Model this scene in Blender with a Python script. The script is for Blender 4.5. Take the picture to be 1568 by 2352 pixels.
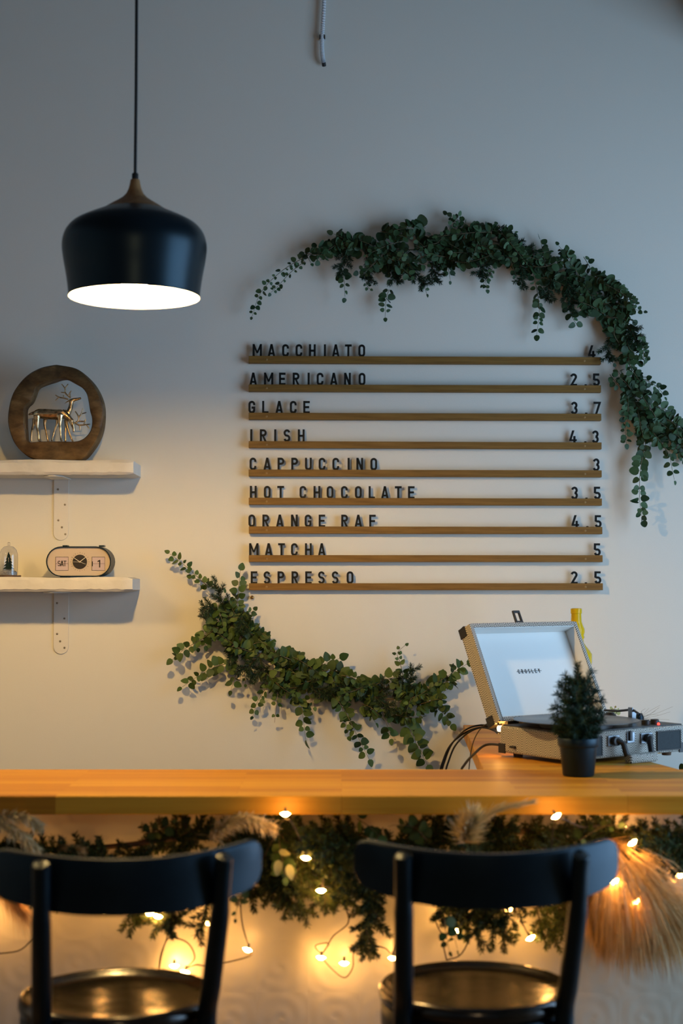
import bpy, math, random
from mathutils import Vector, Matrix
PI = math.pi
rnd = random.Random(7)
scene = bpy.context.scene
COL = scene.collection
for o in list(bpy.data.objects):
    bpy.data.objects.remove(o)

# ------------------------------------------------------------------ camera
F = 3500.0                      # focal length in pixels of the 1568 px wide frame
PITCH = math.atan(164.0 / F)    # horizon at row 1340
HC = 1.24
cd = bpy.data.cameras.new('camera')
cam = bpy.data.objects.new('camera', cd)
COL.objects.link(cam)
cd.sensor_fit = 'HORIZONTAL'
cd.sensor_width = 24.0
cd.lens = 24.0 * F / 1568.0
cd.clip_start = 0.05
cam.location = (0, 0, HC)
cam.rotation_euler = (PI / 2 + PITCH, 0, 0)
cd.dof.use_dof = True
cd.dof.focus_distance = 4.62
cd.dof.aperture_fstop = 2.4
scene.camera = cam

# ------------------------------------------------------------------ world, lights, exposure
vs = scene.view_settings
vs.view_transform = 'Standard'
vs.look = 'None'
vs.exposure = 0.0
vs.gamma = 1.0
vs.use_curve_mapping = False
scene.cycles.use_denoising = True
scene.cycles.max_bounces = 8
scene.cycles.sample_clamp_indirect = 6.0
W = bpy.data.worlds.new('evening_sky')
scene.world = W
W.use_nodes = True
bg = W.node_tree.nodes['Background']
bg.inputs[0].default_value = (0.42, 0.54, 0.70, 1)
bg.inputs[1].default_value = 0.12

def area(name, loc, rot, sx, sy, power, color):
    l = bpy.data.lights.new(name, 'AREA')
    l.shape = 'RECTANGLE'; l.size = sx; l.size_y = sy
    l.energy = power; l.color = color
    o = bpy.data.objects.new(name, l); COL.objects.link(o)
    o.location = loc; o.rotation_euler = rot
    return o
WIN_Y0, WIN_Y1, WIN_Z0, WIN_Z1, WALL_X = 2.1, 4.1, 0.08, 2.50, 2.4
area('window_daylight', (WALL_X + 0.06, (WIN_Y0 + WIN_Y1) / 2, (WIN_Z0 + WIN_Z1) / 2), (0, PI / 2, 0), WIN_Z1 - WIN_Z0, WIN_Y1 - WIN_Y0, 88.0, (0.45, 0.70, 1.0))
# another pendant of the room hangs behind the camera
lp = bpy.data.lights.new('room_pendant', 'SPOT')
lp.spot_size = math.radians(112); lp.spot_blend = 0.6
lp.energy = 28.0; lp.color = (1.0, 0.66, 0.34); lp.shadow_soft_size = 0.16
lpo = bpy.data.objects.new('room_pendant', lp); COL.objects.link(lpo)
lpo.location = (0.05, -0.3, 1.75)
lpo.rotation_euler = (math.radians(60), 0, 0)
# warm fill added beyond the left edge, as if from a next pendant
l2 = bpy.data.lights.new('left_warm_fill', 'SPOT')
l2.spot_size = math.radians(158); l2.spot_blend = 0.35
l2.energy = 30.0; l2.color = (1.0, 0.62, 0.22); l2.shadow_soft_size = 0.05
l2o = bpy.data.objects.new('left_warm_fill', l2); COL.objects.link(l2o)
l2o.location = (-1.55, 3.6, 1.95)
BULB = 1600.0       # radiance of the pendant bulb
FAIRY = 175.0      # radiance of one fairy light

# ------------------------------------------------------------------ pixel to place
def ray(px, py):
    x = (px - 784.0) / F; v = (1176.0 - py) / F
    cp, sp = math.cos(PITCH), math.sin(PITCH)
    return Vector((x, cp - v * sp, sp + v * cp))
def at(px, py, Y):
    d = ray(px, py)
    return Vector((0, 0, HC)) + d * (Y / d.y)
def onz(px, py, z):
    d = ray(px, py)
    return Vector((0, 0, HC)) + d * ((z - HC) / d.z)

# ------------------------------------------------------------------ materials
def mat(name, color, rough=0.6, metal=0.0, spec=0.5, noise=None, bump=None, coat=0.0, emit=None, transm=0.0, ior=1.45, coords='Object', tint=None):
    """noise=(scale, amount) varies the colour; bump=(scale, strength, distance)"""
    m = bpy.data.materials.new(name)
    m.use_nodes = True
    nt = m.node_tree; b = nt.nodes['Principled BSDF']
    b.inputs['Base Color'].default_value = (*color, 1)
    b.inputs['Roughness'].default_value = rough
    b.inputs['Metallic'].default_value = metal
    b.inputs['Specular IOR Level'].default_value = spec
    b.inputs['Coat Weight'].default_value = coat
    b.inputs['Coat Roughness'].default_value = 0.15
    b.inputs['Transmission Weight'].default_value = transm
    b.inputs['IOR'].default_value = ior
    if tint: b.inputs['Specular Tint'].default_value = (*tint, 1)
    tc = nt.nodes.new('ShaderNodeTexCoord')
    if noise:
        n = nt.nodes.new('ShaderNodeTexNoise'); n.inputs['Scale'].default_value = noise[0]; n.inputs['Detail'].default_value = 4
        nt.links.new(tc.outputs[coords], n.inputs['Vector'])
        r = nt.nodes.new('ShaderNodeValToRGB')
        k = noise[1]
        r.color_ramp.elements[0].position = 0.3; r.color_ramp.elements[1].position = 0.7
        r.color_ramp.elements[0].color = (*[c * (1 - k) for c in color], 1)
        r.color_ramp.elements[1].color = (*[min(1, c * (1 + k)) for c in color], 1)
        nt.links.new(n.outputs['Fac'], r.inputs['Fac'])
        nt.links.new(r.outputs['Color'], b.inputs['Base Color'])
    if bump:
        n2 = nt.nodes.new('ShaderNodeTexNoise'); n2.inputs['Scale'].default_value = bump[0]; n2.inputs['Detail'].default_value = 3
        nt.links.new(tc.outputs[coords], n2.inputs['Vector'])
        bp = nt.nodes.new('ShaderNodeBump'); bp.inputs['Strength'].default_value = bump[1]; bp.inputs['Distance'].default_value = bump[2]
        nt.links.new(n2.outputs['Fac'], bp.inputs['Height'])
        nt.links.new(bp.outputs['Normal'], b.inputs['Normal'])
    if emit:
        b.inputs['Emission Color'].default_value = (*emit[0], 1)
        b.inputs['Emission Strength'].default_value = emit[1]
    return m

class N:
    """small helper to write node maths"""
    def __init__(s, m): s.nt = m.node_tree
    def node(s, t, **kw):
        n = s.nt.nodes.new(t)
        for k, v in kw.items(): setattr(n, k, v)
        return n
    def link(s, a, b): s.nt.links.new(a, b)
    def m(s, op, a, b=None, c=None):
        n = s.node('ShaderNodeMath', operation=op)
        for i, v in enumerate((a, b, c)):
            if v is None: continue
            if isinstance(v, (int, float)): n.inputs[i].default_value = v
            else: s.link(v, n.inputs[i])
        return n.outputs[0]
    def ramp(s, fac, stops):
        r = s.node('ShaderNodeValToRGB')
        el = r.color_ramp.elements
        while len(el) < len(stops): el.new(0.5)
        for e, (p, c) in zip(el, stops): e.position = p; e.color = (*c, 1)
        s.link(fac, r.inputs['Fac'])
        return r.outputs['Color']

def wood(name, c_dark, c_mid, c_light, axis='X', stave=None, rough=0.4, grain=(3, 60), coat=0.0, bump=0.15, bands=None):
    m = mat(name, c_mid, rough=rough, coat=coat, spec=0.3)
    n = N(m); b = m.node_tree.nodes['Principled BSDF']
    tc = n.node('ShaderNodeTexCoord')
    mp = n.node('ShaderNodeMapping')
    n.link(tc.outputs['Object'], mp.inputs['Vector'])
    s = [grain[1]] * 3; s['XYZ'.index(axis)] = grain[0]
    mp.inputs['Scale'].default_value = s
    ns = n.node('ShaderNodeTexNoise'); ns.inputs['Scale'].default_value = 1.0; ns.inputs['Detail'].default_value = 6; ns.inputs['Roughness'].default_value = 0.65
    vec = mp.outputs['Vector']
    fac = None
    if stave:
        br = n.node('ShaderNodeTexBrick')
        mp2 = n.node('ShaderNodeMapping'); n.link(tc.outputs['Object'], mp2.inputs['Vector'])
        n.link(mp2.outputs['Vector'], br.inputs['Vector'])
        br.inputs['Scale'].default_value = 1.0
        br.inputs['Brick Width'].default_value = stave[0]; br.inputs['Row Height'].default_value = stave[1]
        br.inputs['Mortar Size'].default_value = 0.0005; br.inputs['Mortar Smooth'].default_value = 0.3
        br.inputs['Color1'].default_value = (0.1, 0.1, 0.1, 1); br.inputs['Color2'].default_value = (0.9, 0.9, 0.9, 1)
        br.inputs['Mortar'].default_value = (0.0, 0.0, 0.0, 1)
        br.offset = 0.37; br.offset_frequency = 2; br.squash = 1.0
        fac = br.outputs['Color']
        va = n.node('ShaderNodeVectorMath', operation='MULTIPLY_ADD')
        n.link(br.outputs['Color'], va.inputs[0]); va.inputs[1].default_value = (9, 17, 5); n.link(vec, va.inputs[2])
        vec = va.outputs[0]
    n.link(vec, ns.inputs['Vector'])
    f = ns.outputs['Fac']
    if fac is not None:
        f = n.m('ADD', n.m('MULTIPLY', f, 0.55), n.m('MULTIPLY', fac, 0.45))
    col = n.ramp(f, [(0.28, c_dark), (0.5, c_mid), (0.72, c_light)])
    n.link(col, b.inputs['Base Color'])
    bp = n.node('ShaderNodeBump'); bp.inputs['Strength'].default_value = bump; bp.inputs['Distance'].default_value = 0.002
    n.link(ns.outputs['Fac'], bp.inputs['Height']); n.link(bp.outputs['Normal'], b.inputs['Normal'])
    return m

def leafmat(name, stops, rough=0.5, transl=0.15):
    m = mat(name, stops[0], rough=rough, spec=0.22)
    n = N(m); b = m.node_tree.nodes['Principled BSDF']
    g = n.node('ShaderNodeNewGeometry')
    k = len(stops) - 1
    n.link(n.ramp(g.outputs['Random Per Island'], [(i / k, c) for i, c in enumerate(stops)]), b.inputs['Base Color'])
    if transl: b.inputs['Subsurface Weight'].default_value = 0.0
    return m

def tweed(name):
    m = mat(name, (0.6, 0.6, 0.6), rough=0.85)
    n = N(m); b = m.node_tree.nodes['Principled BSDF']
    tc = n.node('ShaderNodeTexCoord'); sx = n.node('ShaderNodeSeparateXYZ'); n.link(tc.outputs['Object'], sx.inputs[0])
    s = n.m('ADD', sx.outputs[0], sx.outputs[1]); t = sx.outputs[2]
    zig = n.m('PINGPONG', s, 0.018)
    w = n.m('SINE', n.m('MULTIPLY', n.m('ADD', zig, t), 2 * PI / 0.0062))
    n.link(n.ramp(n.m('ADD', n.m('MULTIPLY', w, 0.5), 0.5), [(0.35, (0.025, 0.025, 0.028)), (0.62, (0.56, 0.54, 0.47))]), b.inputs['Base Color'])
    return m

M = {}
M['wall'] = mat('wall_paint', (0.70, 0.69, 0.625), rough=0.85, spec=0.2, noise=(1.2, 0.015), bump=(260, 0.12, 0.002))
M['ceiling'] = mat('ceiling_paint', (0.14, 0.15, 0.16), rough=0.9)
M['floor'] = wood('floor_boards', (0.10, 0.06, 0.03), (0.16, 0.10, 0.05), (0.22, 0.14, 0.07), stave=(1.2, 0.14), rough=0.5)
M['bar'] = wood('oiled_butcher_block', (0.34, 0.135, 0.008), (0.50, 0.220, 0.013), (0.60, 0.310, 0.028), stave=(0.62, 0.043), rough=0.48, grain=(2.2, 70), coat=0.0, bump=0.05)
M['oak'] = wood('oak_rail', (0.13, 0.064, 0.012), (0.20, 0.105, 0.022), (0.26, 0.145, 0.035), rough=0.6, grain=(6, 160), bump=0.25)
M['plug'] = mat('pale_oak_plug', (0.27, 0.16, 0.05), rough=0.6)
M['neck'] = wood('walnut_neck', (0.16, 0.08, 0.03), (0.24, 0.125, 0.05), (0.30, 0.17, 0.07), axis='Z', rough=0.5, grain=(8, 90))
M['slice'] = wood('stained_mango_wood', (0.032, 0.016, 0.006), (0.095, 0.055, 0.02), (0.185, 0.115, 0.045), axis='X', rough=0.5, grain=(14, 30), bump=0.3)
M['shade'] = mat('black_enamel', (0.003, 0.006, 0.009), rough=0.34, spec=0.4, tint=(0.5, 0.8, 1.0))  # specular tint puts the blue of the window reflection into the enamel
M['shade_in'] = mat('white_enamel', (0.85, 0.82, 0.76), rough=0.6)
M['cord'] = mat('black_cable', (0.008, 0.009, 0.009), rough=0.6)
M['chair'] = mat('black_lacquer', (0.0015, 0.004, 0.007), rough=0.38, spec=0.5, noise=(30, 0.3), tint=(0.45, 0.75, 1.0))  # window blue of the highlights is put into the specular tint
M['seat'] = mat('worn_black_lacquer', (0.006, 0.005, 0.003), rough=0.22, spec=0.5, coat=0.25, noise=(40, 0.4), bump=(9, 0.3, 0.012))
M['letter'] = mat('black_plastic', (0.006, 0.007, 0.006), rough=0.6, spec=0.25)
M['bulb'] = mat('lit_bulb', (1, 0.9, 0.75), emit=((1.0, 0.60, 0.20), BULB))
M['fairy'] = mat('lit_fairy_bulb', (1, 0.8, 0.5), emit=((1.0, 0.46, 0.11), FAIRY))
M['white_paint'] = mat('white_painted_wood', (0.62, 0.61, 0.56), rough=0.6, noise=(14, 0.06), bump=(22, 0.35, 0.006))
M['white_metal'] = mat('white_powder_coat', (0.68, 0.665, 0.605), rough=0.5)
M['steel'] = mat('zinc_screw', (0.30, 0.27, 0.22), rough=0.35, metal=0.9)
M['brass'] = mat('brass', (0.62, 0.38, 0.12), rough=0.25, metal=1.0)
M['bronze'] = mat('antique_gilt', (0.60, 0.45, 0.27), rough=0.32, metal=1.0, noise=(55, 0.75), bump=(70, 0.5, 0.004))
M['conduit'] = mat('grey_corrugated_plastic', (0.58, 0.62, 0.66), rough=0.5)
M['dark_rubber'] = mat('dark_rubber', (0.012, 0.013, 0.014), rough=0.6)
M['leaf'] = leafmat('eucalyptus_leaf', [(0.014, 0.034, 0.014), (0.026, 0.058, 0.022), (0.045, 0.088, 0.036), (0.075, 0.135, 0.068), (0.028, 0.052, 0.03)], rough=0.48)
M['leaf_warm'] = leafmat('green_eucalyptus_leaf', [(0.022, 0.048, 0.012), (0.038, 0.074, 0.018), (0.062, 0.108, 0.026), (0.095, 0.145, 0.04), (0.03, 0.052, 0.02)], rough=0.48)
M['stem'] = mat('green_stem', (0.12, 0.10, 0.05), rough=0.7)
M['fir'] = leafmat('fir_needle', [(0.010, 0.026, 0.014), (0.018, 0.042, 0.02), (0.032, 0.06, 0.024)], rough=0.55)
M['fir_bar'] = leafmat('garland_fir_needle', [(0.012, 0.028, 0.012), (0.028, 0.052, 0.016), (0.085, 0.105, 0.024), (0.022, 0.045, 0.028)], rough=0.5)  # olive stop paints highlights from the string lights into some needles
M['fir_tree'] = leafmat('little_tree_needle', [(0.008, 0.026, 0.016), (0.014, 0.042, 0.026), (0.022, 0.055, 0.03)], rough=0.6)
M['twig'] = mat('pale_twig', (0.34, 0.28, 0.18), rough=0.8)
M['bark'] = mat('brown_bark', (0.09, 0.05, 0.025), rough=0.8, noise=(60, 0.4))
M['pampas'] = leafmat('dried_pampas', [(0.46, 0.28, 0.11), (0.64, 0.42, 0.19), (0.74, 0.54, 0.28)], rough=0.85)
M['pampas_pale'] = leafmat('pale_dried_grass', [(0.60, 0.48, 0.29), (0.76, 0.62, 0.38), (0.52, 0.46, 0.22)], rough=0.85)
M['dry_leaf'] = leafmat('pale_leaf', [(0.36, 0.38, 0.16), (0.45, 0.44, 0.20)], rough=0.6)
M['wire'] = mat('dark_green_wire', (0.035, 0.026, 0.014), rough=0.55)
M['socket'] = mat('dark_socket', (0.02, 0.018, 0.012), rough=0.5)
M['tweed'] = tweed('herringbone_cloth')
M['lining'] = mat('white_lining', (0.66, 0.68, 0.66), rough=0.55)
M['plinth'] = mat('black_plinth', (0.014, 0.013, 0.012), rough=0.45)
M['grille'] = mat('dark_speaker_mesh', (0.02, 0.028, 0.032), rough=0.7, noise=(900, 0.5), bump=(1100, 0.6, 0.002))
M['chrome'] = mat('dark_chrome', (0.20, 0.22, 0.24), rough=0.36, metal=1.0)
M['led'] = mat('red_led', (1, 0.05, 0.03), emit=((1.0, 0.03, 0.02), 6.0))
M['pot'] = mat('dark_plastic_pot', (0.003, 0.008, 0.014), rough=0.40, spec=0.5, tint=(0.5, 0.8, 1.0))  # blue tint stands in for daylight reflected on the plastic
M['soil'] = mat('soil', (0.03, 0.02, 0.012), rough=0.95, bump=(120, 0.6, 0.01))
M['clock_face'] = mat('cream_clock_face', (0.52, 0.44, 0.35), rough=0.6)
M['flap'] = mat('pale_pink_flap', (0.50, 0.41, 0.42), rough=0.6)
M['print'] = mat('dark_print', (0.02, 0.016, 0.014), rough=0.7)
M['hand'] = mat('cream_hand', (0.72, 0.68, 0.55), rough=0.5)
M['glass'] = mat('clear_glass', (1, 1, 1), rough=0.02, transm=1.0, ior=1.45)
M['amber'] = mat('yellow_glass', (0.92, 0.66, 0.015), rough=0.10, transm=0.55, ior=1.3, bump=(60, 0.4, 0.004))
M['snow'] = mat('fake_snow', (0.62, 0.60, 0.54), rough=0.9, noise=(300, 0.5), bump=(200, 0.8, 0.004))
M['duct'] = mat('dark_duct', (0.02, 0.026, 0.03), rough=0.6)

# vinyl with fine grooves
def vinyl():
    m = mat('vinyl', (0.012, 0.013, 0.013), rough=0.28, spec=0.6)
    n = N(m); b = m.node_tree.nodes['Principled BSDF']
    tc = n.node('ShaderNodeTexCoord'); sx = n.node('ShaderNodeSeparateXYZ'); n.link(tc.outputs['Object'], sx.inputs[0])
    r = n.m('SQRT', n.m('ADD', n.m('POWER', sx.outputs[0], 2.0), n.m('POWER', sx.outputs[1], 2.0)))
    bp = n.node('ShaderNodeBump'); bp.inputs['Strength'].default_value = 0.35; bp.inputs['Distance'].default_value = 0.0006
    n.link(n.m('SINE', n.m('MULTIPLY', r, 2200.0)), bp.inputs['Height']); n.link(bp.outputs['Normal'], b.inputs['Normal'])
    return m
M['vinyl'] = vinyl()

# pressed panels with scrolls in square tiles
TILE = 0.235
def embossed():
    m = mat('pressed_white_panel', (0.57, 0.55, 0.46), rough=0.32, spec=0.5)
    n = N(m); b = m.node_tree.nodes['Principled BSDF']
    tc = n.node('ShaderNodeTexCoord'); sx = n.node('ShaderNodeSeparateXYZ'); n.link(tc.outputs['Object'], sx.inputs[0])
    wn = n.node('ShaderNodeTexNoise'); wn.inputs['Scale'].default_value = 9.0; n.link(tc.outputs['Object'], wn.inputs['Vector'])
    wob = n.m('MULTIPLY', n.m('SUBTRACT', wn.outputs['Fac'], 0.5), 0.05)
    def cell(o, off): return n.m('SUBTRACT', n.m('FRACT', n.m('DIVIDE', n.m('ADD', o, off), TILE)), 0.5)
    u = cell(sx.outputs[0], 10.0 * TILE + 0.0765); v = cell(sx.outputs[2], 10.0 * TILE + 0.038)
    u2 = n.m('ADD', n.m('SUBTRACT', n.m('ABSOLUTE', u), 0.25), wob); v2 = n.m('ADD', n.m('SUBTRACT', n.m('ABSOLUTE', v), 0.25), wob)
    r = n.m('SQRT', n.m('ADD', n.m('POWER', u2, 2.0), n.m('POWER', v2, 2.0)))
    r = n.m('SQRT', n.m('ADD', n.m('MULTIPLY', u2, u2), n.m('MULTIPLY', v2, v2)))
    th = n.m('ARCTAN2', v2, u2)
    spiral = n.m('SINE', n.m('ADD', n.m('MULTIPLY', r, 46.0), n.m('MULTIPLY', th, 1.0)))
    rc = n.m('SQRT', n.m('ADD', n.m('MULTIPLY', u, u), n.m('MULTIPLY', v, v)))
    ring = n.m('SINE', n.m('MULTIPLY', rc, 34.0))
    edge = n.m('MAXIMUM', n.m('ABSOLUTE', u), n.m('ABSOLUTE', v))
    seam = n.m('GREATER_THAN', edge, 0.488)
    h = n.m('SUBTRACT', n.m('ADD', n.m('MULTIPLY', spiral, 0.5), n.m('MULTIPLY', ring, 0.35)), n.m('MULTIPLY', seam, 1.4))
    bp = n.node('ShaderNodeBump'); bp.inputs['Strength'].default_value = 0.19; bp.inputs['Distance'].default_value = 0.003
    n.link(h, bp.inputs['Height']); n.link(bp.outputs['Normal'], b.inputs['Normal'])
    return m
M['emboss'] = embossed()

# ------------------------------------------------------------------ mesh builder
class MB:
    def __init__(s): s.v = []; s.f = []; s.mi = []; s.cur = 0
    def add(s, verts, faces):
        k = len(s.v)
        s.v += [Vector(p) for p in verts]
        for f in faces: s.f.append([i + k for i in f]); s.mi.append(s.cur)
        return s
    def box(s, a, b):
        x0, y0, z0 = a; x1, y1, z1 = b
        return s.add([(x0, y0, z0), (x1, y0, z0), (x1, y1, z0), (x0, y1, z0), (x0, y0, z1), (x1, y0, z1), (x1, y1, z1), (x0, y1, z1)],
                     [(0, 3, 2, 1), (4, 5, 6, 7), (0, 1, 5, 4), (1, 2, 6, 5), (2, 3, 7, 6), (3, 0, 4, 7)])
    def prism(s, pts, z0, z1, frame=None):
        """polygon pts (a,b) extruded; frame maps (a,b,h) to a point"""
        fr = frame or (lambda a, b, h: (a, b, h))
        n = len(pts)
        return s.add([fr(a, b, z0) for a, b in pts] + [fr(a, b, z1) for a, b in pts],
                     [tuple(range(n - 1, -1, -1)), tuple(range(n, 2 * n))] + [(i, (i + 1) % n, n + (i + 1) % n, n + i) for i in range(n)])
    def ringprism(s, outer, inner, z0, z1, frame):
        n = len(outer); V = [frame(a, b, z0) for a, b in outer] + [frame(a, b, z0) for a, b in inner] + [frame(a, b, z1) for a, b in outer] + [frame(a, b, z1) for a, b in inner]
        Fc = []
        for i in range(n):
            j = (i + 1) % n
            Fc += [(i, j, n + j, n + i), (2 * n + i, 3 * n + i, 3 * n + j, 2 * n + j), (i, 2 * n + i, 2 * n + j, j), (n + i, n + j, 3 * n + j, 3 * n + i)]
        return s.add(V, Fc)
    def tube(s, path, rad, seg=8, caps=True, flat=1.0):
        path = [Vector(p) for p in path]
        n = len(path)
        if not hasattr(rad, '__len__'): rad = [rad] * n
        V = []; Fc = []
        t = (path[1] - path[0]).normalized()
        up = Vector((0, 0, 1)) if abs(t.z) < 0.9 else Vector((0, 1, 0))
        u = t.cross(up).normalized()
        for i in range(n):
            t = (path[min(i + 1, n - 1)] - path[max(i - 1, 0)])
            if t.length < 1e-9: t = Vector((0, 0, 1))
            t.normalize()
            u = (u - t * u.dot(t))
            if u.length < 1e-6: u = t.orthogonal()
            u.normalize(); w = t.cross(u)
            for k in range(seg):
                a = 2 * PI * k / seg
                V.append(path[i] + (u * math.cos(a) + w * math.sin(a) * flat) * rad[i])
        for i in range(n - 1):
            for k in range(seg):
                j = (k + 1) % seg
                Fc.append((i * seg + k, i * seg + j, (i + 1) * seg + j, (i + 1) * seg + k))
        if caps:
            Fc.append(tuple(range(seg - 1, -1, -1))); Fc.append(tuple(range((n - 1) * seg, n * seg)))
        return s.add(V, Fc)
    def lathe(s, prof, c=(0, 0, 0), seg=48, frame=None):
        """profile of (r, h); axis z unless a frame(x,y,h) is given"""
        c = Vector(c); V = []; Fc = []
        fr = frame or (lambda x, y, h: Vector((x, y, h)))
        n = len(prof)
        for r, h in prof:
            for k in range(seg):
                a = 2 * PI * k / seg
                V.append(c + Vector(fr(max(r, 1e-5) * math.cos(a), max(r, 1e-5) * math.sin(a), h)))
        for i in range(n - 1):
            for k in range(seg):
                j = (k + 1) % seg
                Fc.append((i * seg + k, i * seg + j, (i + 1) * seg + j, (i + 1) * seg + k))
        return s.add(V, Fc)
    def ball(s, c, r, seg=12, rings=8, sc=(1, 1, 1)):
        c = Vector(c)
        prof = [(math.sin(PI * i / rings), -math.cos(PI * i / rings)) for i in range(rings + 1)]
        return s.lathe(prof, c, seg, frame=lambda x, y, h: (x * r * sc[0], y * r * sc[1], h * r * sc[2]))
    def leaf(s, base, d, nrm, L, Wd, fold=0.12, bend=0.15, tip=0.0):
        d = Vector(d).normalized(); nrm = Vector(nrm); nrm = (nrm - d * nrm.dot(d))
        if nrm.length < 1e-6: nrm = d.orthogonal()
        nrm.normalize(); w = d.cross(nrm)
        V = []; Fc = []
        ts = (0.0, 0.12, 0.32, 0.56, 0.8, 0.95, 1.0)
        for t in ts:
            wd = Wd * 0.5 * math.sqrt(max(0.0, 1 - (2 * t - 1) ** 2)) * (1 + 0.25 * (0.5 - t)) * (1 - tip * t ** 3)
            c = Vector(base) + d * (L * t) - nrm * (bend * L * t * t)
            V += [c - w * wd + nrm * (fold * wd), c, c + w * wd + nrm * (fold * wd)]
        for i in range(len(ts) - 1):
            a = i * 3; Fc += [(a, a + 1, a + 4, a + 3), (a + 1, a + 2, a + 5, a + 4)]
        return s.add(V, Fc)
    def blade(s, a, b, w, side):
        a = Vector(a); b = Vector(b); side = Vector(side).normalized() * w * 0.5
        m = (a + b) * 0.5
        return s.add([a - side * .6, a + side * .6, m + side, m - side, b], [(0, 1, 2, 3), (3, 2, 4)])
    def build(s, name, mats, parent=None, origin=None, smooth=True, angle=40, bevel=0.0, bseg=2):
        if parent is not None and parent.get('category') in ('garland', 'dried grass', 'string lights'):
            wall = parent.name.startswith(('eucalyptus', 'leafy'))
            for p in s.v:      # greenery rests against what is behind or above it
                if wall: p.y = min(p.y, YW - 0.003)
                else:
                    p.y = min(p.y, YP - 0.003)
                    if p.y > YB0 - 0.003: p.z = min(p.z, ZB - 0.044)
        me = bpy.data.meshes.new(name)
        o0 = Vector(origin) if origin is not None else Vector((0, 0, 0))
        me.from_pydata([tuple(p - o0) for p in s.v], [], s.f)
        mats = mats if isinstance(mats, (list, tuple)) else [mats]
        for m in mats: me.materials.append(m)
        if len(mats) > 1: me.polygons.foreach_set('material_index', s.mi)
        me.update()
        import bmesh
        bm = bmesh.new(); bm.from_mesh(me)
        bmesh.ops.remove_doubles(bm, verts=bm.verts, dist=2e-6)
        bmesh.ops.recalc_face_normals(bm, faces=bm.faces)
        bm.to_mesh(me); bm.free()
        if smooth:
            me.polygons.foreach_set('use_smooth', [True] * len(me.polygons))
            try: me.set_sharp_from_angle(angle=math.radians(angle))
            except Exception: pass
        o = bpy.data.objects.new(name, me); COL.objects.link(o)
        if parent is not None: o.parent = parent
        elif origin is not None: o.location = o0
        if bevel:
            bv = o.modifiers.new('bevel', 'BEVEL'); bv.width = bevel; bv.segments = bseg; bv.limit_method = 'ANGLE'; bv.angle_limit = math.radians(35)
        return o

def tag(o, label=None, cat=None, group=None, kind=None):
    if label: o['label'] = label
    if cat: o['category'] = cat
    if group: o['group'] = group
    if kind: o['kind'] = kind
    return o
def thing(name, label, cat, loc=(0, 0, 0), rz=0.0, group=None):
    o = bpy.data.objects.new(name, None); COL.objects.link(o)
    o.empty_display_size = 0.05
    o.location = loc; o.rotation_euler = (0, 0, rz)
    return tag(o, label, cat, group)
def struct(o): o['kind'] = 'structure'; return o
def copy_tree(o, parent=None):
    c = o.copy(); COL.objects.link(c)
    if parent is not None: c.parent = parent
    for ch in list(o.children): copy_tree(ch, c)
    return c
def smooth_path(pts, n=6):
    """Catmull-Rom through pts"""
    pts = [Vector(p) for p in pts]
    if len(pts) < 3: 
        return [pts[0].lerp(pts[-1], i / n) for i in range(n + 1)]
    out = []
    P = [pts[0] * 2 - pts[1]] + pts + [pts[-1] * 2 - pts[-2]]
    for i in range(1, len(P) - 2):
        for k in range(n):
            t = k / n
            a, b, c, d = P[i - 1], P[i], P[i + 1], P[i + 2]
            out.append(0.5 * ((2 * b) + (c - a) * t + (2 * a - 5 * b + 4 * c - d) * t * t + (3 * b - a - 3 * c + d) * t ** 3))
    out.append(pts[-1])
    return out

# ------------------------------------------------------------------ the setting
YW = 5.0
struct(MB().box((-3.0, YW, 0), (WALL_X + 0.12, YW + 0.12, 3.4)).build('wall_back', M['wall'], smooth=False))
struct(MB().box((-3.12, -2.5, 0), (-3.0, YW + 0.12, 3.4)).build('wall_left', M['wall'], smooth=False))
w = MB()
w.box((WALL_X, -2.5, 0), (WALL_X + 0.12, WIN_Y0, 3.4)); w.box((WALL_X, WIN_Y1, 0), (WALL_X + 0.12, YW, 3.4))
w.box((WALL_X, WIN_Y0, 0), (WALL_X + 0.12, WIN_Y1, WIN_Z0)); w.box((WALL_X, WIN_Y0, WIN_Z1), (WALL_X + 0.12, WIN_Y1, 3.4))
struct(w.build('wall_right', M['wall'], smooth=False))
struct(MB().box((-3.12, -2.5, 3.4), (WALL_X + 0.12, YW + 0.12, 3.5)).build('ceiling', M['ceiling'], smooth=False))
struct(MB().box((-3.12, -2.5, -0.1), (WALL_X + 0.12, YW + 0.12, 0)).build('floor', M['floor'], smooth=False))

# ventilation duct under the ceiling, top right
dc = Vector((1.415, 0, 3.335))
d = MB()
for y in [2.6 + 0.3 * i for i in range(9)]:
    d.lathe([(0.256, 0), (0.26, 0.004), (0.26, 0.02), (0.256, 0.024)], (dc.x, 0, dc.z - 0.15), 40, frame=lambda x, yy, h, y=y: (x, min(y + h, 4.985), yy))
d.lathe([(0.0, 2.4), (0.254, 2.4), (0.254, 4.985), (0, 4.985)], (dc.x, 0, dc.z - 0.15), 40, frame=lambda x, y, h: (x, h, y))

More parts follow.
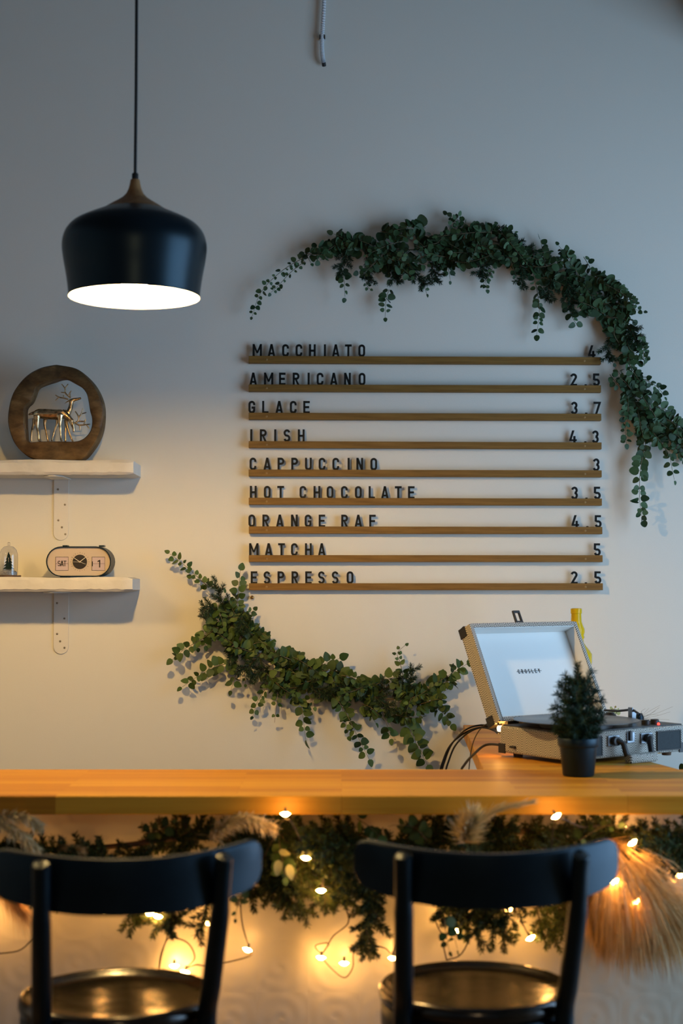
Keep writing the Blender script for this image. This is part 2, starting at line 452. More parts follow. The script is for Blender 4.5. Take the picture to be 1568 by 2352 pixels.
# ------------------------------------------------------------------ bar and side worktop
ZB = 0.78
YB0 = onz(784, 1828, ZB).y
YB1 = onz(784, 1767, ZB).y
bar = MB().box((-1.7, YB0, ZB - 0.041), (1.25, YB1, ZB)).build('bar_worktop', M['bar'], smooth=False, bevel=0.003)
tag(bar, 'long oiled butcher-block worktop of the bar, behind the two black chairs', 'worktop')
YP = 3.50
bb = thing('bar_counter', 'white bar front of pressed scroll panels under the long wooden worktop', 'bar front', (0, YP, 0))
MB().box((-1.7, YP, 0.0), (1.25, YP + 0.012, ZB - 0.042)).build('embossed_panel', M['emboss'], bb, origin=bb.location, smooth=False)
MB().box((-1.7, YP + 0.013, 0.0), (1.25, YP + 0.03, ZB - 0.042)).build('backing_board', M['bark'], bb, origin=bb.location, smooth=False)
sw = thing('side_worktop', 'wooden side counter between the bar and the wall, carrying the record player', 'worktop', (0.5, 4.4, 0))
pl = [(0.351, YB1 + 0.002), (0.836, YB1 + 0.002), (0.755, 4.15), (0.82, 4.40), (0.98, 4.55), (0.98, 4.985), (0.396, 4.985)]
MB().prism(pl, ZB - 0.04, ZB).build('top_board', M['bar'], sw, origin=sw.location, smooth=False, bevel=0.002)
for lx, ly in ((0.44, 3.9), (0.70, 3.9), (0.47, 4.88), (0.90, 4.88)):
    MB().box((lx - 0.03, ly - 0.03, 0), (lx + 0.03, ly + 0.03, ZB - 0.041)).build('leg', M['bark'], sw, origin=sw.location, smooth=False)

# ------------------------------------------------------------------ pendant lamp
YL = 3.6
SP = F / YL * 1.0
rim = at(308.5, 683, YL)
pend = thing('pendant_lamp', 'black dome pendant lamp with a wooden neck, lit, hanging at the left', 'pendant lamp', rim)
def hz(py): return (683 - py) / SP * 1.012
prof = [(78, 484), (97, 492.5), (120, 503), (143, 516), (158, 533), (165, 552), (166.5, 572), (163, 600), (157, 632), (152.5, 663), (150.5, 683)]
P = [(r / SP, hz(y)) for r, y in prof]
PS = []
for i in range(len(P) - 1):
    for k in range(4):
        a = P[max(i - 1, 0)]; b = P[i]; c = P[i + 1]; e = P[min(i + 2, len(P) - 1)]; t = k / 4
        PS.append(tuple(0.5 * (2 * b[j] + (c[j] - a[j]) * t + (2 * a[j] - 5 * b[j] + 4 * c[j] - e[j]) * t * t + (3 * b[j] - a[j] - 3 * c[j] + e[j]) * t ** 3) for j in (0, 1)))
PS.append(P[-1])
MB().lathe(PS, seg=80).build('shade', M['shade'], pend, angle=80)
inn = [(0.0, PS[0][1] - 0.006)] + [(max(r - 0.004, 0.001), h - 0.001 if i else h - 0.006) for i, (r, h) in enumerate(PS)]
inn[-1] = (PS[-1][0] - 0.0002, PS[-1][1] - 0.0002)
MB().lathe(inn, seg=80).build('shade_lining', M['shade_in'], pend, angle=80)
neck = [(10.5, 411), (12.5, 422), (15, 432), (20, 443), (29, 453), (41, 461), (56, 470), (68, 478), (79, 485)]
MB().lathe([(0, hz(411))] + [(r / SP, hz(y)) for r, y in neck], seg=48).build('wooden_neck', M['neck'], pend, angle=60)
MB().lathe([(0, hz(396)), (0.0065, hz(396)), (0.0078, hz(398)), (0.0078, hz(410)), (0, hz(410.8))], seg=24).build('cord_grip', M['cord'], pend)
MB().tube([(0, 0, hz(397)), (0.001, 0, hz(200)), (0, 0, 3.39 - rim.z)], 0.0038, 10).build('cord', M['cord'], pend)
MB().lathe([(0.0, 0.15), (0.02, 0.15), (0.02, 0.07), (0.0, 0.07)], seg=20).build('lamp_socket', M['white_metal'], pend)
MB().ball((0, 0, 0.034), 0.032, 20, 12).build('bulb', M['bulb'], pend)

# conduit on the wall
ctop = at(744, -60, YW - 0.014)
con = thing('cable_conduit', 'short grey corrugated conduit ending on the upper wall', 'conduit', at(742, 150, YW - 0.01))
cp_ = smooth_path([at(745, -60, YW - 0.016), at(744, 0, YW - 0.016), at(741, 60, YW - 0.016), at(739, 100, YW - 0.016), at(741, 132, YW - 0.018), at(743, 145, YW - 0.016)], 20)
rad = [0.0078 if (i % 2) else 0.0054 for i in range(len(cp_))]
MB().tube(cp_, rad, 14).build('corrugated_tube', M['conduit'], con, origin=con.location, angle=20)
MB().tube([at(743, 143, YW - 0.019), at(744, 151, YW - 0.010)], [0.0066, 0.0070], 14).build('open_end', M['dark_rubber'], con, origin=con.location)
k = at(740, 89, YW)
cl = MB(); cl.box((k.x - 0.0095, YW - 0.022, k.z - 0.006), (k.x - 0.0065, YW - 0.001, k.z + 0.006)); cl.box((k.x + 0.0065, YW - 0.022, k.z - 0.006), (k.x + 0.0095, YW - 0.001, k.z + 0.006))
cl.build('clip', M['dark_rubber'], con, origin=con.location, smooth=False)
c2 = MB().box((k.x - 0.0105, YW - 0.012, k.z - 0.007), (k.x + 0.0105, YW - 0.001, k.z - 0.004)).build('clip_base', M['conduit'], con, origin=con.location, smooth=False)
duct = d.build('ventilation_duct', M['duct'], smooth=True); tag(duct, 'dark round ventilation duct in the top right corner by the ceiling', 'duct')

# ------------------------------------------------------------------ shelves
YS0 = 4.815
def shelf(py_top, py_bot, px_end, screws, arm_y, leg_bot, label, seed):
    r = random.Random(seed)
    a = at(px_end, py_top, YS0); zt = a.z; zb = at(px_end, py_bot, YS0).z
    xr = a.x; xl = at(-320, py_top, YS0).x
    t = thing('wall_shelf', label, 'shelf', (-1.0, YW, zt), group='white wall shelves')
    m = MB(); nx = 60
    rings = []
    V = []; Fc = []
    for i in range(nx + 1):
        x = xl + (xr - xl) * i / nx
        e = 0.0018
        j = lambda s=1: r.uniform(-1, 1) * e * s
        up = math.sin(x * 21 + seed) * 0.0016
        e2 = 0.0 if i < nx else 0.005
        pts = [(YS0 + 0.006 + j() + e2, zt + up - e2), (YS0 + j(.6) + e2, zt - 0.009 + j()), (YS0 + j(.5) + e2, (zt + zb) / 2), (YS0 + j(.6) + e2, zb + 0.008 + j()), (YS0 + 0.007 + j() + e2, zb + j(.5) + e2), (YW - 0.002, zb + e2), (YW - 0.002, zt - e2)]
        xx = x if i < nx else x + 0.004
        V += [(xx, y, z) for y, z in pts]
    n = 7
    for i in range(nx):
        for q in range(n):
            w_ = (q + 1) % n
            Fc.append((i * n + q, i * n + w_, (i + 1) * n + w_, (i + 1) * n + q))
    Fc += [tuple(range(n)), tuple(range(nx * n, nx * n + n))]
    m.add(V, Fc)
    m.build('board', M['white_paint'], t, origin=t.location, angle=30)
    # bracket
    c = at(140, leg_bot - 17, YW - 0.003)
    wv = 0.0245
    top = zb - 0.0005
    pts = [(c.x - wv, top), (c.x + wv, top)] + [(c.x + wv * math.cos(-PI * i / 14), c.z + wv * math.sin(-PI * i / 14)) for i in range(15)]
    g = MB(); g.prism(pts, YW - 0.0045, YW - 0.0005, frame=lambda a_, b_, h: (a_, h, b_))
    wa = 0.032
    yc = YS0 + 0.045
    pa = [(c.x - wa, YW - 0.001), (c.x + wa, YW - 0.001)] + [(c.x + wa * math.cos(-PI * i / 14), yc + wa * math.sin(-PI * i / 14)) for i in range(15)]
    g.prism(pa, zb - 0.0045, zb - 0.0006)
    br = g.build('bracket', M['white_metal'], t, origin=t.location, smooth=False, bevel=0.001)
    for sx, sy in screws:
        q = at(sx, sy, YW - 0.0045)
        MB().lathe([(0, -0.0016), (0.0028, -0.0012), (0.0036, 0.0), (0.0036, 0.0004)], q, 12, frame=lambda x, y, h: (x, h, y)).build('screw', M['steel'], br, origin=t.location)
    return t, zt
sh1, Z1 = shelf(1056, 1090, 303, [(133, 1124), (149, 1159), (134, 1195), (142, 1211), (150, 1227)], 1093, 1241,
                'upper white shelf with wavy edges on a flat bracket, carrying the wooden deer ring', 3)
sh2, Z2 = shelf(1326, 1359, 301, [(131, 1385), (148, 1420.5), (131, 1456), (138, 1473), (148, 1488)], 1362, 1502,
                'lower white shelf with wavy edges on a flat bracket, carrying the flip clock', 11)

# ------------------------------------------------------------------ deer ring
YD0, YD1 = 4.845, 4.905
def cp3(x, y): return (x * 340 / 1568.0, 820 + y * 340 / 1568.0)
out = [(590, 72), (800, 112), (930, 205), (1025, 330), (1082, 480), (1090, 640), (1062, 800), (985, 950), (850, 1085), (620, 1090), (385, 1086), (250, 1015), (140, 885), (82, 700), (95, 520), (150, 350), (270, 195), (420, 108)]
inn = [(690, 212), (780, 262), (862, 312), (915, 380), (935, 470), (950, 560), (972, 640), (970, 730), (940, 800), (870, 862), (780, 886), (600, 886), (430, 886), (282, 884), (262, 760), (255, 620), (262, 520), (318, 462), (352, 385), (385, 310), (460, 272), (560, 240), (625, 218)]
zoff = Z1 - at(*cp3(600, 1086), YD0).z
def rr_loop(pts, cx, cy, n):
    """resample a closed outline by angle about its centre"""
    P_ = smooth_path([(x, y, 0) for x, y in pts] + [(pts[0][0], pts[0][1], 0)], 6)
    A = sorted(((math.atan2(p.y - cy, p.x - cx) % (2 * PI)), p.x, p.y) for p in P_[:-1])
    o_ = []
    for i in range(n):
        a = 2 * PI * i / n
        prev = A[-1]; pa = prev[0] - 2 * PI
        for q in A:
            if q[0] >= a: nx_ = q; na = q[0]; break
            prev = q; pa = q[0]
        else: nx_ = A[0]; na = A[0][0] + 2 * PI
        t = (a - pa) / max(na - pa, 1e-9)
        o_.append((prev[1] + (nx_[1] - prev[1]) * t, prev[2] + (nx_[2] - prev[2]) * t))
    return o_
NR = 96
oo = rr_loop(out, 600, 600, NR); ii = rr_loop(inn, 600, 600, NR)
def w3(p, Y):
    q = at(*cp3(*p), YD0); return Vector((q.x, Y, q.z + zoff + 0.001))
dr = thing('deer_ornament', 'round wooden slice ornament framing two gilt deer, on the upper shelf', 'ornament', (w3((600, 1086), YD0).x, (YD0 + YD1) / 2, Z1))
m = MB()
O = [w3(p, 0) for p in oo]; I = [w3(p, 0) for p in ii]
m.ringprism(list(range(NR)), list(range(NR, 2 * NR)), YD0, YD1, frame=lambda a, b, h: None) if False else None
V = []; Fc = []
def wob(i, s): return 0.003 * math.sin(i * 2 * PI / NR * 5 + s)
for q, (pts, Y, sc) in enumerate(((O, YD0 + 0.006, 1.0), (O, YD0, 0.97), (I, YD0, 1.03), (I, YD0 + 0.005, 1.0), (I, YD1, 1.0), (O, YD1, 1.0))):
    cen = sum(O, Vector()) / NR
    for i, p in enumerate(pts):
        pp = cen + (p - cen) * sc
        if pp.z < Z1 + 0.0015: pp.z = Z1 + 0.0015
        V.append((pp.x, Y + (wob(i, q) if Y < YD1 - .01 else 0), pp.z))
for q in range(6):
    for i in range(NR):
        j = (i + 1) % NR; a = q * NR; b = ((q + 1) % 6) * NR
        Fc.append((a + i, a + j, b + j, b + i))
m = MB().add(V, Fc)
m.build('wooden_ring', M['slice'], dr, origin=dr.location, angle=50)
def deer(name, chains, label, ydef):
    b = MB()
    for ch in chains:
        pts = []; rad = []
        for x, y, r_, *dy in ch:
            p = w3((x, y), ydef + (dy[0] if dy else 0)); pts.append(p); rad.append(r_ * 340 / 1568 * YD0 / F)
        b.tube(smooth_path(pts, 4), [rad[min(int(i / 4), len(rad) - 1)] + (rad[min(int(i / 4) + 1, len(rad) - 1)] - rad[min(int(i / 4), len(rad) - 1)]) * ((i % 4) / 4) for i in range((len(pts) - 1) * 4 + 1)] if len(pts) > 2 else [rad[0] + (rad[1] - rad[0]) * i / 4 for i in range(5)] if False else ([rad[0] + (rad[-1] - rad[0]) * i / 4 for i in range(5)] if len(pts) == 2 else [rad[min(int(i / 4), len(rad) - 1)] + (rad[min(int(i / 4) + 1, len(rad) - 1)] - rad[min(int(i / 4), len(rad) - 1)]) * ((i % 4) / 4) for i in range((len(pts) - 1) * 4 + 1)]), 10) if len(pts) > 2 else b.tube([pts[0].lerp(pts[1], i / 4) for i in range(5)], [rad[0] + (rad[1] - rad[0]) * i / 4 for i in range(5)], 10)
    return b
YM = (YD0 + YD1) / 2
front_body = [
    [(345, 600, 30), (400, 585, 52), (480, 592, 58), (560, 595, 56), (630, 590, 52), (670, 590, 34)],
    [(640, 575, 44), (690, 605, 34), (730, 645, 27), (752, 670, 28)],
    [(738, 660, 24), (758, 700, 25), (768, 740, 16), (772, 782, 11)],
    [(350, 580, 20), (320, 585, 14), (290, 598, 9)],
    [(385, 610, 40, -.006), (385, 680, 26, -.006), (388, 740, 14, -.006), (402, 810, 11, -.006), (405, 868, 13, -.006), (432, 876, 9, -.009)],
    [(355, 640, 30, .006), (342, 700, 18, .006), (322, 770, 11, .006), (316, 860, 10, .006), (316, 878, 12, .006)],
    [(632, 600, 38, -.008), (630, 680, 20, -.008), (634, 770, 12, -.008), (640, 855, 11, -.008), (650, 876, 14, -.011)],
    [(600, 640, 26, .006), (588, 700, 16, .006), (562, 770, 11, .006), (540, 850, 10, .006), (536, 874, 14, .004)],
]
rear_body = [
    [(480, 600, 40), (560, 600, 48), (640, 590, 44), (690, 560, 36)],
    [(690, 590, 34), (715, 540, 28), (728, 490, 24), (735, 445, 27)],
    [(720, 450, 26), (755, 432, 22), (800, 422, 15), (836, 412, 11)],
    [(455, 640, 24), (448, 690, 16), (460, 760, 11), (478, 850, 10), (488, 876, 12)],
    [(680, 620, 26), (684, 690, 16), (705, 770, 11), (735, 850, 10), (750, 876, 12)],
    [(668, 640, 22, .008), (668, 720, 13, .008), (664, 800, 10, .008), (664, 876, 11, .008)],
    [(705, 440, 8), (680, 455, 7), (662, 470, 4)],
]
ant_f = [[(770, 690, 9), (808, 672, 9), (825, 640, 8), (812, 600, 8), (785, 560, 6)], [(820, 625, 8), (850, 590, 7), (868, 530, 5)], [(852, 588, 6), (905, 574, 5)],
         [(790, 690, 9), (830, 708, 9), (880, 705, 8), (945, 698, 5)], [(832, 708, 8), (838, 765, 6)], [(878, 705, 7), (895, 650, 6)], [(820, 665, 8), (880, 668, 7), (900, 645, 5)], [(905, 705, 6), (936, 746, 5)]]
ant_r = [[(722, 412, 8), (670, 360, 8), (664, 310, 7), (628, 262, 5)], [(664, 310, 7), (698, 260, 5)], [(668, 355, 7), (622, 350, 5)], [(700, 385, 7), (732, 332, 5)],
         [(700, 425, 8), (650, 412, 8), (600, 402, 7), (560, 378, 5)], [(600, 402, 7), (562, 438, 5)], [(650, 412, 7), (648, 380, 5)], [(720, 405, 7), (716, 345, 4)]]
for nm, body, ant, yy in (('gilt_deer', front_body, ant_f, YM - 0.012), ('gilt_deer', rear_body, ant_r, YM + 0.010)):
    o = deer(nm, body, '', yy).build(nm, M['bronze'], dr, origin=dr.location)
    rm = o.modifiers.new('skin', 'REMESH'); rm.mode = 'VOXEL'; rm.voxel_size = 0.0016; rm.use_smooth_shade = True
    o['label'] = 'gilt deer grazing with lowered head' if body is front_body else 'gilt deer standing behind with raised head'
    deer('antlers', ant, '', yy).build('antlers', M['bronze'], o, origin=dr.location)

# ------------------------------------------------------------------ stroke lettering
ST = 0.165; GW = 0.54
h_ = ST / 2
def arc(cx, cy, rx, ry, a0, a1, n=8):
    return [(cx + rx * math.cos(math.radians(a0 + (a1 - a0) * i / n)), cy + ry * math.sin(math.radians(a0 + (a1 - a0) * i / n))) for i in range(n + 1)]
L_, R_, B_, T_ = h_, GW - h_, h_, 1 - h_
C_ = GW / 2; RX = (R_ - L_) / 2
def glyph(c):
    """returns (strokes [(points, closed)], polygons, width)"""
    S = []; Pn = []; w = GW
    if c == 'O': S.append((arc(C_, T_ - RX, RX, RX, 0, 180) + arc(C_, B_ + RX, RX, RX, 180, 360), True))
    elif c == 'C': S.append(([(R_, T_ - RX - 0.07)] + arc(C_, T_ - RX, RX, RX, 0, 180) + arc(C_, B_ + RX, RX, RX, 180, 360) + [(R_, B_ + RX + 0.07)], False))
    elif c == 'G': S.append(([(R_, T_ - RX - 0.07)] + arc(C_, T_ - RX, RX, RX, 0, 180) + arc(C_, B_ + RX, RX, RX, 180, 360) + [(R_, 0.46), (C_ - 0.02, 0.46)], False))
    elif c == 'U': S.append(([(L_, 1)] + arc(C_, B_ + RX, RX, RX, 180, 360) + [(R_, 1)], False))
    elif c == 'I': w = ST; S.append(([(h_, 0), (h_, 1)], False))
    elif c == 'L': S.append(([(L_, 1), (L_, B_), (GW - .03, B_)], False))
    elif c == 'T': S += [([(C_, 0), (C_, T_)], False), ([(0, T_), (GW, T_)], False)]
    elif c == 'H': S += [([(L_, 0), (L_, 1)], False), ([(R_, 0), (R_, 1)], False), ([(L_, .49), (R_, .49)], False)]
    elif c == 'E': S += [([(GW - .02, T_), (L_, T_), (L_, B_), (GW - .02, B_)], False), ([(L_, .51), (GW - .07, .51)], False)]
    elif c == 'F': S += [([(GW - .02, T_), (L_, T_), (L_, 0)], False), ([(L_, .49), (GW - .07, .49)], False)]
    elif c in 'PR':
        ry = 0.2
        S.append(([(L_, 0), (L_, T_)] + arc(C_ + .01, T_ - ry, RX - .01, ry, 90, -90) + [(L_, T_ - 2 * ry)], False))
        if c == 'R': Pn.append([(GW - .16, 0), (GW + .02, 0), (C_ + .06, .46), (C_ - .09, .46)])
    elif c == 'S':
        ry = (T_ - B_) / 4
        S.append((arc(C_, T_ - ry, RX, ry, 15, 270, 12) + arc(C_, B_ + ry, RX, ry, 90, -165, 12)[1:], False))
    elif c == 'N':
        S += [([(L_, 0), (L_, 1)], False), ([(R_, 0), (R_, 1)], False)]; Pn.append([(0, 1), (.17, 1), (GW, 0), (GW - .17, 0)])
    elif c == 'M':
        w = .74
        S += [([(h_, 0), (h_, 1)], False), ([(w - h_, 0), (w - h_, 1)], False)]
        Pn += [[(0, 1), (.15, 1), (w / 2 + .07, .28), (w / 2 - .07, .28)], [(w - .15, 1), (w, 1), (w / 2 + .07, .28), (w / 2 - .07, .28)]]
    elif c == 'A':
        w = .60
        Pn += [[(0, 0), (.165, 0), (w / 2 + .075, 1), (w / 2 - .085, 1)], [(w - .165, 0), (w, 0), (w / 2 + .085, 1), (w / 2 - .075, 1)], [(.12, .19), (w - .12, .19), (w - .15, .33), (.15, .33)]]
    elif c == 'Y':
        Pn += [[(0, 1), (.17, 1), (C_ + .08, .42), (C_ - .08, .42)], [(GW - .17, 1), (GW, 1), (C_ + .08, .42), (C_ - .08, .42)]]; S.append(([(C_, 0), (C_, .45)], False))
    elif c == '.': w = .17; Pn.append([(0, 0), (.17, 0), (.17, .13), (0, .13)])
    elif c == '1': w = .36; S.append(([(w - h_, 0), (w - h_, 1)], False)); Pn.append([(0, .70), (0, .87), (w - .08, 1.0), (w - .08, .84)])
    elif c == '2': S.append((arc(C_, T_ - RX, RX, RX, 170, -35, 10) + [(L_ + .02, B_), (GW, B_)], False))
    elif c == '3':
        r1 = (T_ - B_) / 4 - .005
        S += [(arc(C_, T_ - r1, RX - .01, r1, 165, -80, 12), False), (arc(C_, B_ + r1 + .005, RX, r1 + .01, 85, -165, 12), False)]
    elif c == '4':
        Pn += [[(.22, 1), (.40, 1), (.17, .27), (0, .27)], [(0, .15), (GW + .04, .15), (GW + .04, .29), (0, .29)]]; S.append(([(.40, 0), (.40, .55)], False)); w = GW + .04
    elif c == '5':
        S.append(([(GW - .05, T_), (L_ + .01, T_), (L_, .56)] + arc(C_, B_ + .215, RX, .215, 110, -165, 12), False))
    elif c == '7': S.append(([(0, T_), (R_ + .03, T_), (.19, 0)], False))
    return S, Pn, w
def ribbon_faces(pts, closed, th):
    n = len(pts); Lp = []; Rp = []
    P_ = [Vector((a, b, 0)) for a, b in pts]
    # drop doubled points
    Q = [P_[0]]
    for p in P_[1:]:
        if (p - Q[-1]).length > 1e-4: Q.append(p)
    if closed and (Q[0] - Q[-1]).length < 1e-4: Q.pop()
    n = len(Q)
    for i in range(n):
        a = Q[i - 1] if (closed or i > 0) else None; b = Q[(i + 1) % n] if (closed or i < n - 1) else None
        d1 = (Q[i] - a).normalized() if a is not None else None; d2 = (b - Q[i]).normalized() if b is not None else None
        if d1 is None: d1 = d2
        if d2 is None: d2 = d1
        n1 = Vector((-d1.y, d1.x, 0)); n2 = Vector((-d2.y, d2.x, 0)); mm = (n1 + n2)
        mm = mm / max(0.4, mm.dot(n1)) if mm.length > 1e-6 else n1
        Lp.append(Q[i] + mm * th / 2); Rp.append(Q[i] - mm * th / 2)
    return Lp, Rp, n
def glyph_mesh(mb, c, H, depth, frame, x0=0.0, stroke=1.0):
    S, Pn, w = glyph(c)
    for pts, closed in S:
        Lp, Rp, n = ribbon_faces(pts, closed, ST * stroke)
        V = []
        for p, q in zip(Lp, Rp):
            V += [frame(x0 + p.x * H, p.y * H, 0), frame(x0 + q.x * H, q.y * H, 0), frame(x0 + p.x * H, p.y * H, depth), frame(x0 + q.x * H, q.y * H, depth)]
        Fc = []
        for i in range(n if closed else n - 1):
            j = (i + 1) % n; a, b = i * 4, j * 4
            Fc += [(a, b, b + 1, a + 1), (a + 2, a + 3, b + 3, b + 2), (a, a + 2, b + 2, b), (a + 1, b + 1, b + 3, a + 3)]
        if not closed: Fc += [(0, 1, 3, 2), (4 * n - 4, 4 * n - 2, 4 * n - 1, 4 * n - 3)]
        mb.add(V, Fc)
    for pg in Pn: mb.prism([(x0 + a * H, b * H) for a, b in pg], 0, depth, frame=frame)
    return w

# ------------------------------------------------------------------ menu rails and letters
K2 = 1028 / 1568.0
def X2(x): return 540 + x * K2
ROWS = [
    # left top/bottom, right top/bottom, ends, letters, numbers
    (817.3, 833.7, 820.3, 836.5, 570.8, 1380.0, [('M', 77), ('A', 127), ('C', 176), ('C', 223), ('H', 270), ('I', 314), ('A', 352), ('T', 396), ('O', 443)], [('4', 1249)]),
    (882.9, 899.0, 885.0, 901.0, 570.8, 1380.0, [('A', 63), ('M', 117), ('E', 165), ('R', 213), ('I', 257), ('C', 297), ('A', 345), ('N', 393), ('O', 444)], [('2', 1185), ('.', 1227), ('5', 1265)]),
    (947.8, 963.5, 950.0, 966.0, 570.8, 1380.6, [('G', 58), ('L', 106), ('A', 154), ('C', 203), ('E', 250)], [('3', 1187), ('.', 1229), ('7', 1267)]),
    (1013.0, 1028.5, 1016.0, 1031.6, 570.8, 1381.2, [('I', 56), ('R', 98), ('I', 140), ('S', 181), ('H', 231)], [('4', 1183), ('.', 1226), ('3', 1261)]),
    (1078.3, 1094.0, 1080.2, 1096.0, 570.8, 1381.5, [('C', 62), ('A', 112), ('P', 160), ('P', 208), ('U', 256), ('C', 304), ('C', 352), ('I', 397), ('N', 436), ('O', 485)], [('3', 1264)]),
    (1143.2, 1159.3, 1145.2, 1161.0, 571.0, 1382.0, [('H', 63), ('O', 112), ('T', 159), ('C', 237), ('H', 286), ('O', 332), ('C', 382), ('O', 431), ('L', 479), ('A', 524), ('T', 571), ('E', 617)], [('3', 1188), ('.', 1230), ('5', 1268)]),
    (1209.0, 1225.6, 1210.6, 1226.3, 571.2, 1383.0, [('O', 58), ('R', 107), ('A', 156), ('N', 207), ('G', 255), ('E', 304), ('R', 383), ('A', 431), ('F', 481)], [('4', 1191), ('.', 1233), ('5', 1271)]),
    (1275.0, 1290.8, 1275.3, 1291.0, 571.2, 1383.6, [('M', 65), ('A', 117), ('T', 162), ('C', 207), ('H', 256), ('A', 303)], [('5', 1268)]),
    (1339.6, 1355.6, 1339.6, 1355.6, 571.5, 1384.2, [('E', 66), ('S', 111), ('P', 160), ('R', 209), ('E', 257), ('S', 302), ('S', 350), ('O', 402)], [('2', 1187), ('.', 1228), ('5', 1270)]),
]
ITEMS = ['MACCHIATO', 'AMERICANO', 'GLACE', 'IRISH', 'CAPPUCCINO', 'HOT CHOCOLATE', 'ORANGE RAF', 'MATCHA', 'ESPRESSO']
ORD = ['first', 'second', 'third', 'fourth', 'fifth', 'sixth', 'seventh', 'eighth', 'ninth', 'tenth', 'eleventh', 'twelfth']
YR = YW - 0.026     # rail front
YLt = YW - 0.017    # letters stand in the groove
LH = 0.0412
gcache = {}
for ri, (lt, lb, rt, rb, xl, xr, letters, nums) in enumerate(ROWS):
    a = at(xl, (lt + lb) / 2, YR); b = at(xr, (rt + rb) / 2, YR)
    mid = (a + b) / 2; ln = (b - a).length; hh = (at(xl, lt, YR).z - at(xl, lb, YR).z)
    ang = math.atan2(a.z - b.z, b.x - a.x)
    item = ITEMS[ri]
    t = thing('menu_rail', 'oak menu rail holding the word %s and its price' % item, 'menu rail', (mid.x, YW, mid.z), group='oak menu rails on the wall')
    t.rotation_euler = (0, ang, 0)
    g = MB()
    g.box((-ln / 2, -0.026, -hh / 2), (ln / 2, -0.0185, hh / 2))
    g.box((-ln / 2, -0.0184, -hh / 2), (ln / 2, -0.0112, -hh / 2 + 0.009))
    g.box((-ln / 2, -0.0111, -hh / 2), (ln / 2, -0.0005, hh / 2 - 0.003))
    g.build('rail', M['oak'], t, smooth=False, bevel=0.0006)
    for sx in (612.0, 1341.5 + ri * 0.35):
        q = at(sx, lt + (rt - lt) * (sx - xl) / (xr - xl) + 8.5, YR)
        MB().lathe([(0, -0.0008), (0.0032, -0.0006), (0.0042, 0.0003), (0.0042, 0.001)], (q.x - mid.x, -0.026, (q.z - mid.z) + (q.x - mid.x) * math.tan(ang)), 16, frame=lambda x, y, h: (x, h, y)).build('screw_plug', M['plug'], t)
    cnt = {}
    plain = [c for c, _ in letters]
    for li, (c, cx) in enumerate(letters + nums):
        isn = li >= len(letters)
        if c not in gcache:
            gm = MB(); gl = glyph(c)[2]
            glyph_mesh(gm, c, LH, 0.0055, lambda u, v, h, gl=gl: (u - gl * LH / 2, h - 0.00275, v))
            ob = gm.build('menu_number' if isn else 'menu_letter', M['letter'], smooth=False)
            gcache[c] = ob; first = True
        else:
            ob = gcache[c].copy(); COL.objects.link(ob)
            ob.name = 'menu_number' if isn else 'menu_letter'
        px = X2(cx)
        top = lt + (rt - lt) * (px - xl) / (xr - xl)
        q = at(px, top + 1.6, YLt)
        ob.location = (q.x, YLt + 0.0005, q.z)
        ob.rotation_euler = (0, ang, 0)
        if not isn:
            if len(plain) and plain.count(c) > 1:
                cnt[c] = cnt.get(c, 0) + 1
                lab = 'black letter %s, the %s %s in the menu word %s' % (c, ORD[cnt[c] - 1], c, item)
            else:
                lab = 'black letter %s in the menu word %s' % (c, item)
            tag(ob, lab, 'letter', 'black letters of the word ' + item)
        else:
            if c == '.': lab = 'black dot in the price on the %s rail' % item
            else: lab = 'black number %s in the price on the %s rail' % (c, item)
            tag(ob, lab, 'number', 'black price on the rail of ' + item)
            if c == '.': ob.name = 'menu_point'

# brass screw under the rails
q = at(579, 1372, YW)
bs = MB(); bs.lathe([(0, -0.012), (0.003, -0.0118), (0.0058, -0.0095), (0.0065, -0.007), (0.0058, -0.004), (0.003, -0.003), (0.003, 0.0)], q, 20, frame=lambda x, y, h: (x, h, y))
o = bs.build('brass_knob', M['brass'], origin=q); tag(o, 'tiny brass knob on the wall just below the ESPRESSO rail', 'knob')

# ------------------------------------------------------------------ flip clock
YC0, YC1 = 4.83, 4.92
def c4(x, y): return (x * 340 / 1568.0, 1220 + y * 340 / 1568.0)
cl0 = at(*c4(487, 322), YC0); cl1 = at(*c4(1175, 322), YC0)
cw = cl1.x - cl0.x; chh = cw * 320 / 688.0
cx0 = (cl0.x + cl1.x) / 2
ck = thing('flip_clock', 'white-faced oval flip clock in a black case on the lower shelf', 'clock', (cx0, (YC0 + YC1) / 2, Z2))
zc = chh / 2 + 0.0022
def stad(w_, h2, n=14):
    r = h2 / 2; s = w_ / 2 - r
    return [(s + r * math.cos(-PI / 2 + PI * i / n), r * math.sin(-PI / 2 + PI * i / n)) for i in range(n + 1)] + [(-s + r * math.cos(PI / 2 + PI * i / n), r * math.sin(PI / 2 + PI * i / n)) for i in range(n + 1)]
fy = -(YC1 - YC0) / 2
fr = lambda a_, b_, h: (a_, h, zc + b_)
s0 = stad(cw, chh); s1 = stad(cw - 0.006, chh - 0.006)
MB().ringprism(s0, s1, fy, fy + 0.012, fr).prism(s0, fy + 0.012, -fy, fr).build('case', M['pot'], ck, angle=30)
MB().prism(stad(cw - 0.0062, chh - 0.0062), fy + 0.007, fy + 0.0118, fr).build('face', M['clock_face'], ck, angle=30)
SC = cw / 688.0
def cu(x, y): return ((x - 831) * SC, (322 - y) * SC)
def cbox(mb, x0, y0, x1, y1, d0, d1):
    a_ = cu(x0, y1); b_ = cu(x1, y0); mb.box((a_[0], d0, zc + a_[1]), (b_[0], d1, zc + b_[1])); return mb
for bx in (669, 1057):
    cbox(MB(), bx - 27, 147, bx + 27, 164, fy + 0.03, fy + 0.06).build('button', M['pot'], ck, smooth=False)
